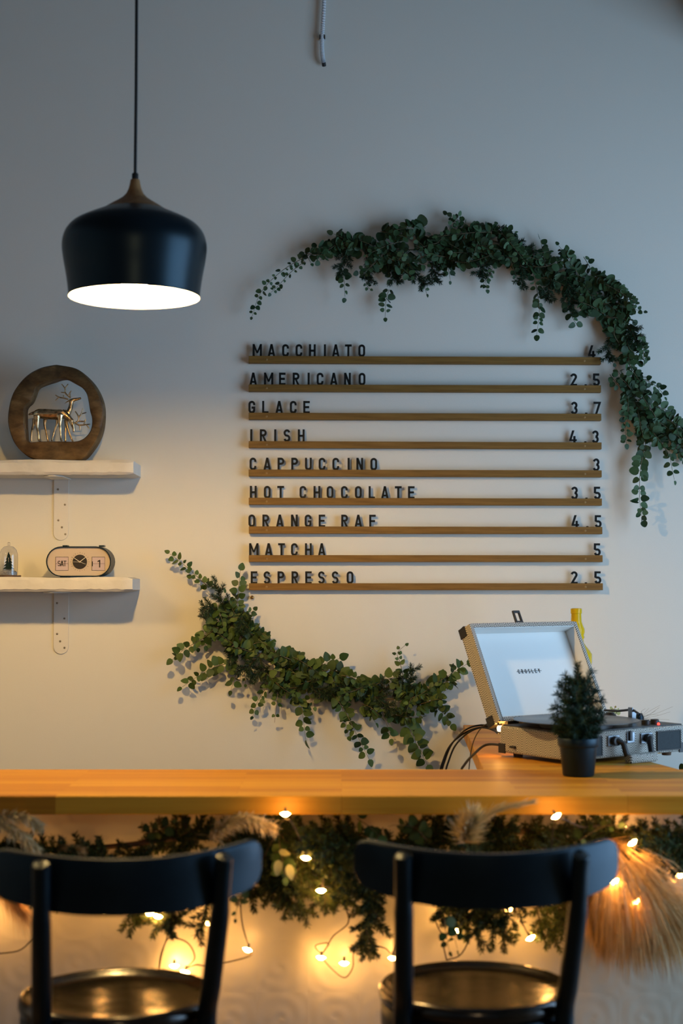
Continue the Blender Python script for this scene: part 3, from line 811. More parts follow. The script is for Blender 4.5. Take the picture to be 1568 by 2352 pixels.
for nm, x0, x1, txt in (('day_window', 583, 720, 'SAT'), ('date_window', 968, 1107, '1')):
    g = MB(); cbox(g, x0, 272, x1, 418, fy + 0.0062, fy + 0.0069)
    o = g.build(nm, M['flap'], ck, smooth=False)
    g = MB()
    a_ = cu(x0, 418); b_ = cu(x1, 272)
    g.ringprism([(a_[0], a_[1]), (b_[0], a_[1]), (b_[0], b_[1]), (a_[0], b_[1])], [(a_[0] + .0012, a_[1] + .0008), (b_[0] - .0006, a_[1] + .0008), (b_[0] - .0006, b_[1] - .0012), (a_[0] + .0012, b_[1] - .0012)], fy + 0.0056, fy + 0.0062, fr)
    cbox(g, x0, 343, x1, 345.5, fy + 0.0058, fy + 0.0061)
    if txt == '1': cbox(g, x0, 320, x0 + 12, 372, fy + 0.0058, fy + 0.0061)
    g.build('window_frame', M['print'], o, smooth=False)
    g = MB()
    if txt == 'SAT':
        H = 60 * SC; x = cu(606, 0)[0]
        for c in txt:
            w_ = glyph_mesh(g, c, H, 0.0003, lambda u, v, h: (u, fy + 0.0055 + h, zc + cu(0, 372)[1] + v), x, 0.75); x += (w_ * H * 0.86 + 0.0004)
    else:
        glyph_mesh(g, '1', 80 * SC, 0.0003, lambda u, v, h: (u, fy + 0.0055 + h, zc + cu(0, 385)[1] + v), cu(1030, 0)[0], 0.95)
    g.build('printed_text', M['print'], o, smooth=False)
dcx, dcz = cu(842, 325)
rd = 76 * SC
di = MB().lathe([(0, -0.001), (rd, -0.001), (rd, 0.0008)], (dcx, fy + 0.0058, zc + dcz), 40, frame=lambda x, y, h: (x, h, y)).build('dial', M['print'], ck, angle=30)
for nm, ex, ey, wd in (('minute_hand', 780, 283, .0020), ('hour_hand', 905, 276, .0022), ('second_hand', 906, 351, .0012), ('alarm_hand', 770, 325, .0010)):
    p1 = Vector((*cu(ex, ey), 0)); p0 = Vector((*cu(842, 325), 0)); dd = (p1 - p0).normalized(); sd = Vector((-dd.y, dd.x, 0)) * wd / 2
    p0b = p0 - dd * 0.003
    MB().prism([tuple((p0b - sd)[:2]), tuple((p1 - sd * .6)[:2]), tuple((p1 + sd * .6)[:2]), tuple((p0b + sd)[:2])], fy + 0.0038, fy + 0.0044, fr).build(nm, M['hand'], di, smooth=False)
g = MB()
for i in range(60 if False else 24):
    a_ = 2 * PI * i / 24; r0, r1_ = 90 * SC, (103 if i % 2 == 0 else 97) * SC; wd = 0.0004
    e = Vector((math.cos(a_), math.sin(a_), 0)); s_ = Vector((-e.y, e.x, 0)) * wd
    c0 = Vector((dcx, dcz, 0))
    g.prism([tuple((c0 + e * r0 - s_)[:2]), tuple((c0 + e * r1_ - s_)[:2]), tuple((c0 + e * r1_ + s_)[:2]), tuple((c0 + e * r0 + s_)[:2])], fy + 0.0063, fy + 0.0069, fr)
g.build('tick_marks', M['print'], ck, smooth=False)
for bx in (-0.05, 0.05):
    MB().box((bx - 0.012, fy + 0.02, 0.0004), (bx + 0.012, -fy - 0.02, 0.0035)).build('foot', M['pot'], ck, smooth=False)

# ------------------------------------------------------------------ glass cloche with a tiny tree
q = at(19.5, 1322, 4.87)
gc = thing('glass_cloche', 'small glass dome with a tiny dark tree and snow, on the lower shelf', 'ornament', (q.x, 4.87, Z2))
MB().lathe([(0, 0.0018), (0.039, 0.0018), (0.040, 0.003), (0.040, 0.0055), (0.0385, 0.007), (0, 0.007)], seg=32).build('base', M['bark'], gc)
MB().lathe([(0.029, 0.0075), (0.0295, 0.06), (0.0285, 0.075), (0.024, 0.089), (0.015, 0.098), (0.0, 0.102), (0.0, 0.1005), (0.0142, 0.0965), (0.0228, 0.088), (0.0272, 0.0745), (0.0282, 0.06), (0.0277, 0.0075), (0.029, 0.0075)], seg=32).build('dome', M['glass'], gc, angle=70)
MB().ball((0, 0, 0.107), 0.0055, 12, 8).build('knob', M['glass'], gc)
MB().lathe([(0, 0.0075), (0.0265, 0.0075), (0.0265, 0.017), (0.02, 0.022), (0.008, 0.025), (0, 0.0255)], seg=20).build('snow', M['snow'], gc)
tm = MB()
for i in range(5):
    z0 = 0.026 + i * 0.010; r0 = 0.019 * (1 - i * 0.17)
    tm.lathe([(0, z0 + 0.001), (r0, z0), (r0 * .55, z0 + 0.008), (0.0005, z0 + 0.0155)], seg=14)
tm.build('little_tree', M['fir'], gc)

# ------------------------------------------------------------------ greenery
def rv(r, s=1.0): return Vector((r.uniform(-1, 1), r.uniform(-1, 1), r.uniform(-1, 1))) * s
def path_at(path, t):
    f = t * (len(path) - 1); i = min(int(f), len(path) - 2); return path[i].lerp(path[i + 1], f - i), (path[i + 1] - path[i]).normalized()
def euca(mb, pts, step, size, r, face=Vector((0, -1, 0)), ymax=None, taper=0.45, stem=0.0013, spread=1.0, tip=0.0, jit=0.8):
    path = smooth_path(pts, 6)
    mb.cur = 1
    mb.tube(path, [stem * (1 - 0.6 * i / len(path)) for i in range(len(path))], 5)
    mb.cur = 0
    L = sum((path[i + 1] - path[i]).length for i in range(len(path) - 1))
    n = max(2, int(L / step))
    for i in range(n + 1):
        t = (i + 0.3 * r.random()) / (n + 0.3)
        p, tg = path_at(path, min(t, 1.0))
        sz = size * (1 - taper * t) * r.uniform(0.65, 1.25)
        side = tg.cross(face).normalized()
        ks = (1, -1) if i < n else (1,)
        for k in ks:
            if r.random() < 0.08: continue
            d_ = (side * k * r.uniform(0.5, 1.1) * spread + tg * r.uniform(0.1, 0.8) + rv(r, 0.35)) if i < n else tg + rv(r, .2)
            nn = face + rv(r, jit)
            base = p + d_.normalized() * 0.003
            if ymax is not None:
                endy = base.y + d_.normalized().y * sz
                if endy > ymax: d_.y -= (endy - ymax) / sz * 1.2
            mb.leaf(base, d_, nn, sz, sz * r.uniform(0.78, 1.0), fold=r.uniform(-.1, .3), bend=r.uniform(-.05, .3), tip=tip)
def fir(mb, pts, nl, r, dens=1600, wd=0.0011, flat=0.6, face=Vector((0, -1, 0)), stem=0.0012, taper=0.35, ymax=None):
    path = smooth_path(pts, 5)
    mb.cur = 1
    mb.tube(path, [stem * (1 - 0.5 * i / len(path)) for i in range(len(path))], 4)
    mb.cur = 0
    L = sum((path[i + 1] - path[i]).length for i in range(len(path) - 1))
    n = int(L * dens)
    for i in range(n):
        t = (i + r.random()) / n
        p, tg = path_at(path, t)
        a = r.uniform(0, 2 * PI)
        u = tg.cross(face)
        u = u.normalized() if u.length > 1e-4 else tg.orthogonal().normalized()
        w_ = tg.cross(u)
        d_ = (u * math.cos(a) + w_ * math.sin(a) * flat) * 1.0 + tg * r.uniform(0.5, 0.95)
        l = nl * r.uniform(0.7, 1.15) * (1 - taper * t)
        e = p + d_.normalized() * l
        if ymax is not None and e.y > ymax: e.y = ymax
        mb.blade(p, e, wd, d_.cross(rv(r)))
def firbranch(mb, pts, nl, r, side=5, sl=0.05, **kw):
    path = smooth_path(pts, 5)
    fir(mb, pts, nl, r, **kw)
    for i in range(side):
        t = (i + 0.4) / side * 0.85
        p, tg = path_at(path, t)
        u = tg.cross(Vector((0, -1, 0)))
        u = u.normalized() if u.length > 1e-4 else Vector((1, 0, 0))
        k = 1 if i % 2 else -1
        d_ = (u * k * 0.8 + tg * 0.8 + rv(r, 0.3)).normalized()
        l = sl * (1 - 0.5 * t) * r.uniform(0.8, 1.2)
        e = p + d_ * l
        ym = kw.get('ymax')
        if ym is not None and e.y > ym - .004: e.y = ym - .004
        fir(mb, [p, p + d_ * l * .5 + Vector((0, 0, -0.003)), e], nl * .9, r, **kw)

YMAX = YW - 0.004
def wp(px, py, r, lo=0.02, hi=0.06): return at(px, py, YW - r.uniform(lo, hi))
def perp_path(spine, r, wid):
    pass
def wall_garland(name, label, spine, hang, firs, n_body, seed, leafm, size, tip=0.0):
    r = random.Random(seed)
    root = thing(name, label, 'garland', at(spine[len(spine) // 2][0], spine[len(spine) // 2][1], YW), group=None)
    # main stem
    mb = MB(); mb.tube(smooth_path([at(x, y, YW - 0.03) for x, y, w_ in spine], 8), 0.0022, 6)
    mb.build('main_stem', M['stem'], root, origin=root.location)
    sp = smooth_path([(x, y, w_) for x, y, w_ in spine], 10)
    cum = [0.0]
    for i in range(len(sp) - 1): cum.append(cum[-1] + math.hypot(sp[i + 1].x - sp[i].x, sp[i + 1].y - sp[i].y) * (0.35 + sp[i].z / 40.0))
    for k in range(n_body):
        s_ = (k + r.random()) / n_body * cum[-1]
        i = max(j for j in range(len(cum)) if cum[j] <= s_); i = min(i, len(sp) - 2)
        p = sp[i]; tg = Vector((sp[i + 1].x - sp[i].x, sp[i + 1].y - sp[i].y, 0)).normalized()
        nrm = Vector((-tg.y, tg.x, 0))
        off = r.uniform(-0.8, 0.8) * p.z
        st = Vector((p.x, p.y, 0)) + nrm * off
        an = r.uniform(-0.75, 0.75)
        dirv = Vector((tg.x * math.cos(an) - tg.y * math.sin(an), tg.x * math.sin(an) + tg.y * math.cos(an), 0))
        if r.random() < 0.45: dirv = -dirv
        ln = min(r.uniform(60, 110), 30 + p.z * 1.4)
        en = st + dirv * ln
        # keep the tip inside the band
        dlt = (en - Vector((p.x, p.y, 0))).dot(nrm)
        if abs(dlt) > p.z * 0.95: en -= nrm * (dlt - math.copysign(p.z * 0.95, dlt))
        y0 = r.uniform(0.015, 0.05); y1 = y0 + r.uniform(0.0, 0.05)
        md = (st + en) / 2 + Vector((0, r.uniform(-6, 8), 0))
        mb = MB()
        for q_ in range(2):
            e2 = en + Vector((r.uniform(-1, 1), r.uniform(-1, 1), 0)) * (q_ * min(36, p.z * .7))
            dl2 = (e2 - Vector((p.x, p.y, 0))).dot(nrm)
            if abs(dl2) > p.z * 0.95: e2 -= nrm * (dl2 - math.copysign(p.z * 0.95, dl2))
            yy = y1 + q_ * r.uniform(-.02, .025)
            euca(mb, [at(st.x, st.y, YW - y0), at(md.x, md.y, YW - (y0 + yy) / 2 - 0.008), at(e2.x, e2.y, YW - max(yy, .012))], 0.46 * size, size * r.uniform(0.8, 1.15), r, ymax=YMAX, jit=1.3, tip=tip)
        mb.build('eucalyptus_sprig', [leafm, M['stem']], root, origin=root.location, angle=80)
    for h in hang:
        pts = h[0]; sz = h[1]; stp = h[2] if len(h) > 2 else 0.017
        n = len(pts); mb = MB()
        y0 = r.uniform(0.03, 0.05)
        euca(mb, [at(x, y, YW - y0 - 0.02 * i / n) for i, (x, y) in enumerate(pts)], stp, sz, r, ymax=YMAX, taper=h[3] if len(h) > 3 else 0.35, tip=tip)
        mb.build('eucalyptus_sprig', [leafm, M['stem']], root, origin=root.location, angle=80)
    for pts in firs:
        mb = MB(); y0 = r.uniform(0.03, 0.055)
        firbranch(mb, [at(x, y, YW - y0 - 0.01 * i) for i, (x, y) in enumerate(pts)], 0.021, r, side=5, sl=0.045, dens=2600, wd=0.0017, ymax=YMAX)
        mb.build('fir_sprig', [M['fir'], M['bark']], root, origin=root.location, angle=80)
    return root

up_spine = [(700, 578, 12), (770, 572, 22), (840, 568, 42), (900, 572, 66), (970, 572, 68), (1040, 552, 60), (1110, 550, 48), (1180, 568, 36), (1240, 602, 46), (1295, 640, 56), (1345, 676, 56), (1404, 722, 40), (1442, 790, 34), (1458, 850, 32), (1468, 910, 38), (1490, 950, 40), (1530, 985, 36), (1580, 1020, 30)]
up_hang = [
    ([(710, 585), (650, 620), (600, 670), (578, 728)], 0.0165, 0.020, 0.1),
    ([(700, 600), (668, 625), (640, 655), (622, 672)], 0.014, 0.018, 0.1),
    ([(720, 572), (760, 568), (810, 560)], 0.026), ([(700, 578), (715, 606)], 0.026),
    ([(785, 620), (790, 645), (792, 682)], 0.024), ([(838, 630), (842, 655), (850, 664)], 0.015),
    ([(893, 665), (886, 690), (884, 732)], 0.026, 0.019, 0.2), ([(968, 640), (980, 676)], 0.016),
    ([(1025, 600), (1030, 622), (1034, 645)], 0.026), ([(1105, 590), (1112, 630), (1118, 665)], 0.020), ([(1130, 600), (1128, 625), (1108, 655)], 0.018),
    ([(1170, 590), (1178, 615), (1190, 645)], 0.024), ([(1225, 630), (1235, 680), (1238, 720), (1232, 768)], 0.023, 0.018, 0.1),
    ([(1300, 690), (1312, 725), (1328, 752)], 0.030), ([(1350, 730), (1345, 700), (1340, 660)], 0.026),
    ([(1455, 890), (1442, 930), (1436, 980), (1438, 1020)], 0.024, 0.017, 0.3),
    ([(1470, 920), (1478, 980), (1476, 1040)], 0.034, 0.02), ([(1480, 930), (1482, 1000), (1480, 1050)], 0.030, 0.02),
    ([(1478, 1035), (1470, 1080), (1468, 1130), (1470, 1165), (1476, 1196)], 0.028, 0.018, 0.15),
    ([(1530, 970), (1535, 1010), (1540, 1060), (1548, 1102)], 0.026, 0.024, 0.35), ([(1500, 930), (1540, 950), (1562, 990), (1566, 1040)], 0.026, 0.022),
    ([(1440, 790), (1462, 795), (1488, 820)], 0.022), ([(1420, 740), (1450, 745), (1462, 760)], 0.022), ([(1390, 660), (1405, 675), (1425, 700)], 0.024), ([(1340, 590), (1352, 610), (1358, 625)], 0.026),
    ([(1400, 860), (1415, 880), (1425, 890)], 0.026), ([(1480, 870), (1510, 890), (1525, 910)], 0.026),
    ([(1500, 960), (1535, 985), (1566, 1010)], 0.03, 0.02), ([(1525, 975), (1545, 1000), (1562, 1050)], 0.024),
]
up_fir = [[(800, 570), (790, 600), (775, 632)], [(840, 590), (850, 620), (846, 650)], [(900, 600), (905, 630), (915, 650)], [(940, 610), (965, 640), (975, 655)], [(985, 600), (1000, 630), (1000, 648)],
          [(1190, 590), (1200, 630), (1198, 664)], [(1265, 640), (1258, 670), (1254, 690)], [(1300, 640), (1310, 690), (1315, 720)], [(1400, 770), (1395, 810), (1402, 830)], [(1440, 750), (1455, 770), (1465, 790)], [(1150, 540), (1190, 560), (1230, 580)], [(1120, 600), (1105, 620), (1100, 632)]]
wall_garland('eucalyptus_garland', 'dark eucalyptus garland arching over the menu rails and down their right side', up_spine, up_hang, up_fir, 70, 21, M['leaf'], 0.031, 0.2)

lo_spine = [(500, 1370, 16), (525, 1420, 26), (555, 1462, 34), (600, 1505, 36), (655, 1540, 40), (715, 1556, 44), (785, 1580, 36), (850, 1600, 40), (910, 1605, 44), (965, 1595, 34), (1010, 1575, 20)]
lo_hang = [
    ([(480, 1350), (450, 1322), (420, 1295), (390, 1272)], 0.026, 0.017, 0.25), ([(478, 1345), (462, 1335), (440, 1325)], 0.022),
    ([(545, 1390), (548, 1350), (552, 1308)], 0.030, 0.02, 0.2), ([(535, 1410), (520, 1400), (500, 1390)], 0.034), ([(540, 1420), (545, 1390), (540, 1370)], 0.036),
    ([(555, 1440), (568, 1415), (582, 1402)], 0.022), ([(500, 1440), (460, 1470), (425, 1490), (396, 1515)], 0.028, 0.018, 0.15), ([(520, 1430), (480, 1450), (450, 1470)], 0.026), ([(500, 1460), (478, 1478), (440, 1490)], 0.022),
    ([(545, 1520), (500, 1530), (460, 1550), (418, 1578)], 0.030, 0.02, 0.1), ([(545, 1540), (538, 1560), (530, 1585)], 0.030), ([(560, 1530), (562, 1550), (564, 1572)], 0.018),
    ([(625, 1560), (605, 1590), (590, 1615), (580, 1645)], 0.022, 0.018), ([(640, 1580), (636, 1610), (630, 1660)], 0.026, 0.02),
    ([(680, 1570), (690, 1610), (696, 1650), (702, 1700)], 0.030, 0.016, 0.1), ([(700, 1580), (715, 1605), (722, 1622)], 0.028),
    ([(760, 1590), (790, 1630), (815, 1680), (848, 1745)], 0.028, 0.017, 0.2), ([(775, 1600), (790, 1640), (800, 1690)], 0.024),
    ([(870, 1620), (885, 1655), (897, 1695)], 0.030, 0.017, 0.1), ([(840, 1620), (850, 1640), (862, 1660)], 0.026),
    ([(920, 1630), (940, 1670), (955, 1705), (982, 1758)], 0.034, 0.016, 0.0), ([(975, 1600), (1000, 1625), (1020, 1640), (1036, 1662)], 0.026, 0.016, 0.1), ([(990, 1590), (1015, 1620), (1030, 1640)], 0.022),
    ([(960, 1590), (1000, 1570), (1040, 1545), (1072, 1525)], 0.032, 0.016, 0.15), ([(985, 1580), (1020, 1568), (1045, 1560)], 0.034), ([(925, 1550), (918, 1520), (912, 1500), (930, 1482)], 0.020, 0.02),
    ([(640, 1540), (665, 1525), (690, 1505)], 0.044, 0.02), ([(690, 1545), (730, 1530), (780, 1512)], 0.040, 0.018), ([(850, 1580), (890, 1560), (925, 1552)], 0.036), ([(700, 1550), (750, 1540), (790, 1545)], 0.038), ([(520, 1450), (500, 1425), (480, 1415)], 0.034),
    ([(590, 1470), (600, 1455), (625, 1470)], 0.032), ([(560, 1490), (600, 1475), (630, 1500)], 0.034),
]
lo_fir = [[(525, 1420), (505, 1370), (490, 1325)], [(500, 1400), (480, 1398), (460, 1402)], [(560, 1480), (540, 1500), (525, 1510)], [(600, 1500), (570, 1530), (540, 1545)], [(620, 1530), (590, 1545), (575, 1555)], [(700, 1570), (735, 1585), (755, 1600)], [(840, 1590), (800, 1580), (770, 1575)], [(870, 1590), (920, 1560), (965, 1530)], [(900, 1600), (930, 1575), (955, 1555)], [(560, 1400), (555, 1430), (550, 1450)], [(860, 1600), (885, 1620), (900, 1640)]]
wall_garland('leafy_garland', 'sunlit-green eucalyptus and fir garland on the wall left of the record player' if False else 'green eucalyptus and fir garland curving below the ESPRESSO rail', lo_spine, lo_hang, lo_fir, 34, 5, M['leaf_warm'], 0.034, 0.45)

# ------------------------------------------------------------------ record player
TR = math.radians(35.0)
NC = Vector((0.575, 3.86, ZB))
tt = thing('record_player', 'open suitcase record player in grey herringbone cloth on the side worktop', 'record player', NC, TR)
TW, TD, TZ0, TZ1 = 0.42, 0.27, 0.012, 0.082
MB().box((0, 0, TZ0), (TW, TD, TZ1)).build('case', M['tweed'], tt, smooth=False, bevel=0.006)
MB().box((0.006, 0.006, TZ1), (TW - 0.006, TD - 0.006, TZ1 + 0.003)).build('deck', M['plinth'], tt, smooth=False, bevel=0.001)
for x in (0.035, TW - 0.035):
    for y in (0.035, TD - 0.035):
        MB().lathe([(0, 0.0006), (0.012, 0.0006), (0.014, TZ0 + .001), (0, TZ0 + .001)], (x, y, 0), 16).build('foot', M['bark'], tt)
def capm(mb, x, y, sx, sy, z0, z1, s=0.024):
    x1, y1 = x + sx * s, y + sy * s; e = 0.002
    mb.box((min(x - sx * e, x1), min(y - sy * e, y - sy * e + sy * 0.004), z0), (max(x - sx * e, x1), max(y - sy * e, y - sy * e + sy * 0.004), z1))
    mb.box((min(x - sx * e, x - sx * e + sx * .004), min(y - sy * e, y1), z0), (max(x - sx * e, x - sx * e + sx * .004), max(y - sy * e, y1), z1))
    return mb
for x, y, sx, sy in ((0, 0, 1, 1), (TW, 0, -1, 1), (0, TD, 1, -1), (TW, TD, -1, -1)):
    capm(MB(), x, y, sx, sy, TZ0 - 0.002, TZ0 + 0.024).build('corner_cap', M['plinth'], tt, smooth=False, bevel=0.001)
def fbox(mb, u0, v0, u1, v1, d0, d1): mb.box((u0, -d1, v0), (u1, -d0, v1)); return mb
for u0, u1 in ((0.020, 0.108), (0.312, 0.398)):
    o = fbox(MB(), u0, 0.021, u1, 0.069, 0.0, 0.004).build('speaker_grille', M['grille'], tt, smooth=False, bevel=0.004)
    g = MB()
    g.ringprism([(u0 - .002, .019), (u1 + .002, .019), (u1 + .002, .071), (u0 - .002, .071)], [(u0 + .001, .022), (u1 - .001, .022), (u1 - .001, .068), (u0 + .001, .068)], -0.005, -0.0005, lambda a_, b_, h: (a_, h, b_))
    g.build('grille_frame', M['plinth'], o, smooth=False, bevel=0.001)
hd = []
for u in (0.150, 0.270):
    g = fbox(MB(), u - 0.021, 0.042, u + 0.021, 0.069, 0.0, 0.005)
    o = g.build('handle_mount', M['chrome'], tt, smooth=False, bevel=0.002)
    MB().tube([(u, -0.005, 0.056), (u, -0.018, 0.056)], 0.012, 14).build('pivot', M['plinth'], o)
    o2 = MB().tube([(u, -0.014, 0.058), (u + (0.012 if u < .2 else -0.012), -0.026, 0.050), (u + (0.014 if u < .2 else -0.014), -0.034, 0.024), (u + (0.02 if u < .2 else -0.02), -0.042, 0.008)], [0.007, 0.008, 0.008, 0.007], 10).build('handle_arm', M['plinth'], o)
g = MB(); g.box((0.158, -0.056, 0.000), (0.262, -0.030, 0.024)); g.build('handle_grip', M['tweed'], tt, smooth=False, bevel=0.008, bseg=3)
o = fbox(MB(), 0.199, 0.046, 0.227, 0.074, 0.0, 0.004).build('latch', M['chrome'], tt, smooth=False, bevel=0.0015)
fbox(MB(), 0.204, 0.052, 0.213, 0.078, 0.004, 0.010).build('latch_tongue', M['plinth'], o, smooth=False, bevel=0.001)
zt = TZ1 + 0.003
for x in (0.318, 0.352):
    MB().lathe([(0, zt), (0.0115, zt), (0.0115, zt + 0.010), (0.0095, zt + 0.012), (0, zt + 0.012)], (x, 0.045, 0), 24).build('knob', M['plinth'], tt)
MB().ball((0.338, 0.018, zt + 0.002), 0.0035, 10, 6).build('power_light', M['led'], tt)
ar = MB(); ar.box((0.312, 0.088, zt), (0.326, 0.104, zt + 0.030)); ar.box((0.312, 0.088, zt + 0.030), (0.316, 0.104, zt + 0.042)); ar.box((0.322, 0.088, zt + 0.030), (0.326, 0.104, zt + 0.036))
ar.build('tonearm_rest', M['chrome'], tt, smooth=False, bevel=0.001)
ta = MB(); ta.lathe([(0, zt), (0.018, zt), (0.018, zt + .012), (0.010, zt + .020), (0, zt + .020)], (0.345, 0.205, 0), 20)
ta.tube([(0.345, 0.225, zt + 0.024), (0.342, 0.17, zt + 0.026), (0.320, 0.096, zt + 0.036), (0.312, 0.066, zt + 0.028)], 0.0032, 8)
ta.build('tonearm', M['plinth'], tt)
MB().lathe([(0, zt), (0.095, zt), (0.095, zt + 0.016), (0, zt + 0.016)], (0.122, 0.105, 0), 48).build('platter', M['plinth'], tt)
# lid, hinged at the back edge and leaning back
LL, LT, tl = 0.285, 0.048, math.radians(26.0)
ld = Vector((0, math.sin(tl), math.cos(tl))); lo = Vector((0, math.cos(tl), -math.sin(tl)))   # along the lid, and out of its back
hinge = Vector((0, TD - 0.002, TZ1 + 0.012))
Rl = Matrix(((1, 0, 0), (0, lo.y, ld.y), (0, lo.z, ld.z)))
LW = TW - 0.018
lid = MB(); e = 0.012
lid.box((0, LT - 0.004, 0), (LW, LT, LL)); lid.box((0, 0, 0), (e, LT - .0045, LL)); lid.box((LW - e, 0, 0), (LW, LT - .0045, LL)); lid.box((e, 0, 0), (LW - e, LT - .0045, e)); lid.box((e, 0, LL - e), (LW - e, LT - .0045, LL))
lo_ = lid.build('lid', M['tweed'], tt, smooth=False, bevel=0.003)
lo_.location = hinge; lo_.rotation_euler = (-tl, 0, 0)
g = MB(); s_ = 0.0015
g.box((e, LT - 0.007, e), (LW - e, LT - 0.0045, LL - e)); g.box((e, 0.002, e), (e + s_, LT - .007, LL - e)); g.box((LW - e - s_, 0.002, e), (LW - e, LT - .007, LL - e)); g.box((e, 0.002, e), (LW - e, LT - .007, e + s_)); g.box((e, 0.002, LL - e - s_), (LW - e, LT - .007, LL - e))
g.build('lining', M['lining'], lo_, smooth=False)
# maker's lettering with a line through it
g = MB(); H = 0.0125; x = 0.158
for c in 'CROSLEY':
    w_ = glyph_mesh(g, c, H, 0.0004, lambda u, v, h: (u, LT - 0.0076 + h, 0.148 + v), x, 1.0); x += w_ * H + 0.0058
g.box((0.153, LT - 0.0078, 0.148 + H * .44), (x - 0.001, LT - 0.0074, 0.148 + H * .54))
g.build('lettering', M['print'], lo_, smooth=False)
g = MB(); cxm = LW * 0.47
g.ringprism([(cxm - .014, LL), (cxm + .014, LL), (cxm + .013, LL + .040), (cxm - .013, LL + .040)], [(cxm - .007, LL + .008), (cxm + .007, LL + .008), (cxm + .007, LL + .033), (cxm - .007, LL + .033)], 0.004, 0.010, lambda a_, b_, h: (a_, h, b_))
g.build('clasp', M['plinth'], lo_, smooth=False, bevel=0.0015)
for x0, z0 in ((0, 0), (LW, 0), (0, LL), (LW, LL)):
    g = MB(); q_ = 0.026; sx = 1 if x0 == 0 else -1; sz = 1 if z0 == 0 else -1
    xa, xb = sorted((x0 - sx * .002, x0 + sx * q_)); za, zb = sorted((z0 - sz * .002, z0 + sz * q_))
    g.box((min(x0 - sx * .002, x0 + sx * .001), LT - q_, za), (max(x0 - sx * .002, x0 + sx * .001), LT + .002, zb)); g.box((xa, LT - q_, min(z0 - sz * .002, z0 + sz * .001)), (xb, LT + .002, max(z0 - sz * .002, z0 + sz * .001)))
    g.box((xa, LT + .0002, za), (xb, LT + .002, zb))
    g.build('corner_cap', M['plinth'], lo_, smooth=False, bevel=0.002)
for hx in (0.05, TW - 0.05):
    MB().box((hx - 0.02, TD + 0.0005, TZ1 - 0.014), (hx + 0.02, TD + 0.012, TZ1 + 0.010)).build('hinge', M['plinth'], tt, smooth=False)
# record
cosr, sinr = math.cos(TR), math.sin(TR)
def tw(u, v, z): return Vector((NC.x + u * cosr - v * sinr, NC.y + u * sinr + v * cosr, NC.z + z))
rc = tw(0.122, 0.105, zt + 0.0165)
vr = thing('vinyl_record', 'black vinyl record on the platter of the open record player', 'record', rc)
MB().lathe([(0.004, 0.0), (0.158, 0.0), (0.164, 0.0014), (0.164, 0.0024), (0.158, 0.0030), (0.052, 0.0027), (0.05, 0.0030), (0.004, 0.0030), (0.004, 0)], seg=80).build('disc', M['vinyl'], vr)
MB().lathe([(0.004, 0.0031), (0.049, 0.0031), (0.049, 0.0034), (0.004, 0.0034)], seg=40).build('paper_label', M['dark_rubber'], vr)

# cables behind the player
def cable(label, pts, rad=0.0028, group='black cables beside the record player'):
    o = MB().tube(smooth_path(pts, 10), rad, 8).build('power_cable', M['cord'], None, origin=pts[-1]); tag(o, label, 'cable', group)
bk = tw(0.012, TD + 0.016, 0.045)
for i, (dx, dz, lab) in enumerate(((0, 0, 'black cable arching highest from the player hinge over the counter edge'), (9, 8, 'black cable arching just under the highest one beside the player'), (-4, 14, 'black cable bending lowest of the three thin loops by the player'))):
    cable(lab, [bk + Vector((0.02 * i, .004, 0.012 - 0.008 * i)), at(1118 + dx, 1666 + dz * .4, 4.36), at(1075 + dx, 1673 + dz * .6, 4.34), at(1040 + dx, 1705 + dz * .3, 4.33), at(1022 + dx, 1745, 4.34), at(1012 + dx, 1790, 4.36), at(1008 + dx, 1900, 4.4)], 0.0026)
cable('thicker black cable lying across the side worktop to its left edge', [tw(-0.004, TD * .75, 0.03), at(1120, 1710, 4.16), at(1085, 1735, 4.08), at(1066, 1757, 4.04), at(1058, 1775, 4.03), at(1052, 1840, 4.05)], 0.0034)

# ------------------------------------------------------------------ yellow bottle and small sprigs behind the player
YBt = 4.62
q = at(1323, 1420, YBt)
yb = thing('glass_bottle', 'yellow glass bottle with a bumpy body standing behind the record player lid', 'bottle', (q.x, YBt, ZB))
sb = F / YBt
def bz(py): return at(1323, py, YBt).z - ZB
bp_ = [(0, 0.002), (0.040, 0.002), (0.043, 0.012), (0.043, 0.10), (0.041, 0.125), (0.044, 0.150)]
bp_ += [(33 / sb, bz(1560)), (31 / sb, bz(1540)), (35 / sb, bz(1520)), (35 / sb, bz(1502)), (30 / sb, bz(1494)), (22 / sb, bz(1484)), (17 / sb, bz(1476)), (16 / sb, bz(1468)), (18.5 / sb, bz(1464)), (17 / sb, bz(1459)), (19 / sb, bz(1452)), (18.5 / sb, bz(1444)), (15 / sb, bz(1436)), (12.2 / sb, bz(1428)), (11.6 / sb, bz(1412)), (11.6 / sb, bz(1409.5)), (12.8 / sb, bz(1409)), (12.8 / sb, bz(1398)), (9 / sb, bz(1397)), (9 / sb, bz(1412)), (9 / sb, bz(1426)), (0, bz(1430))]
m = MB(); m.lathe(bp_, seg=28)
m.build('body', M['amber'], yb, angle=60)

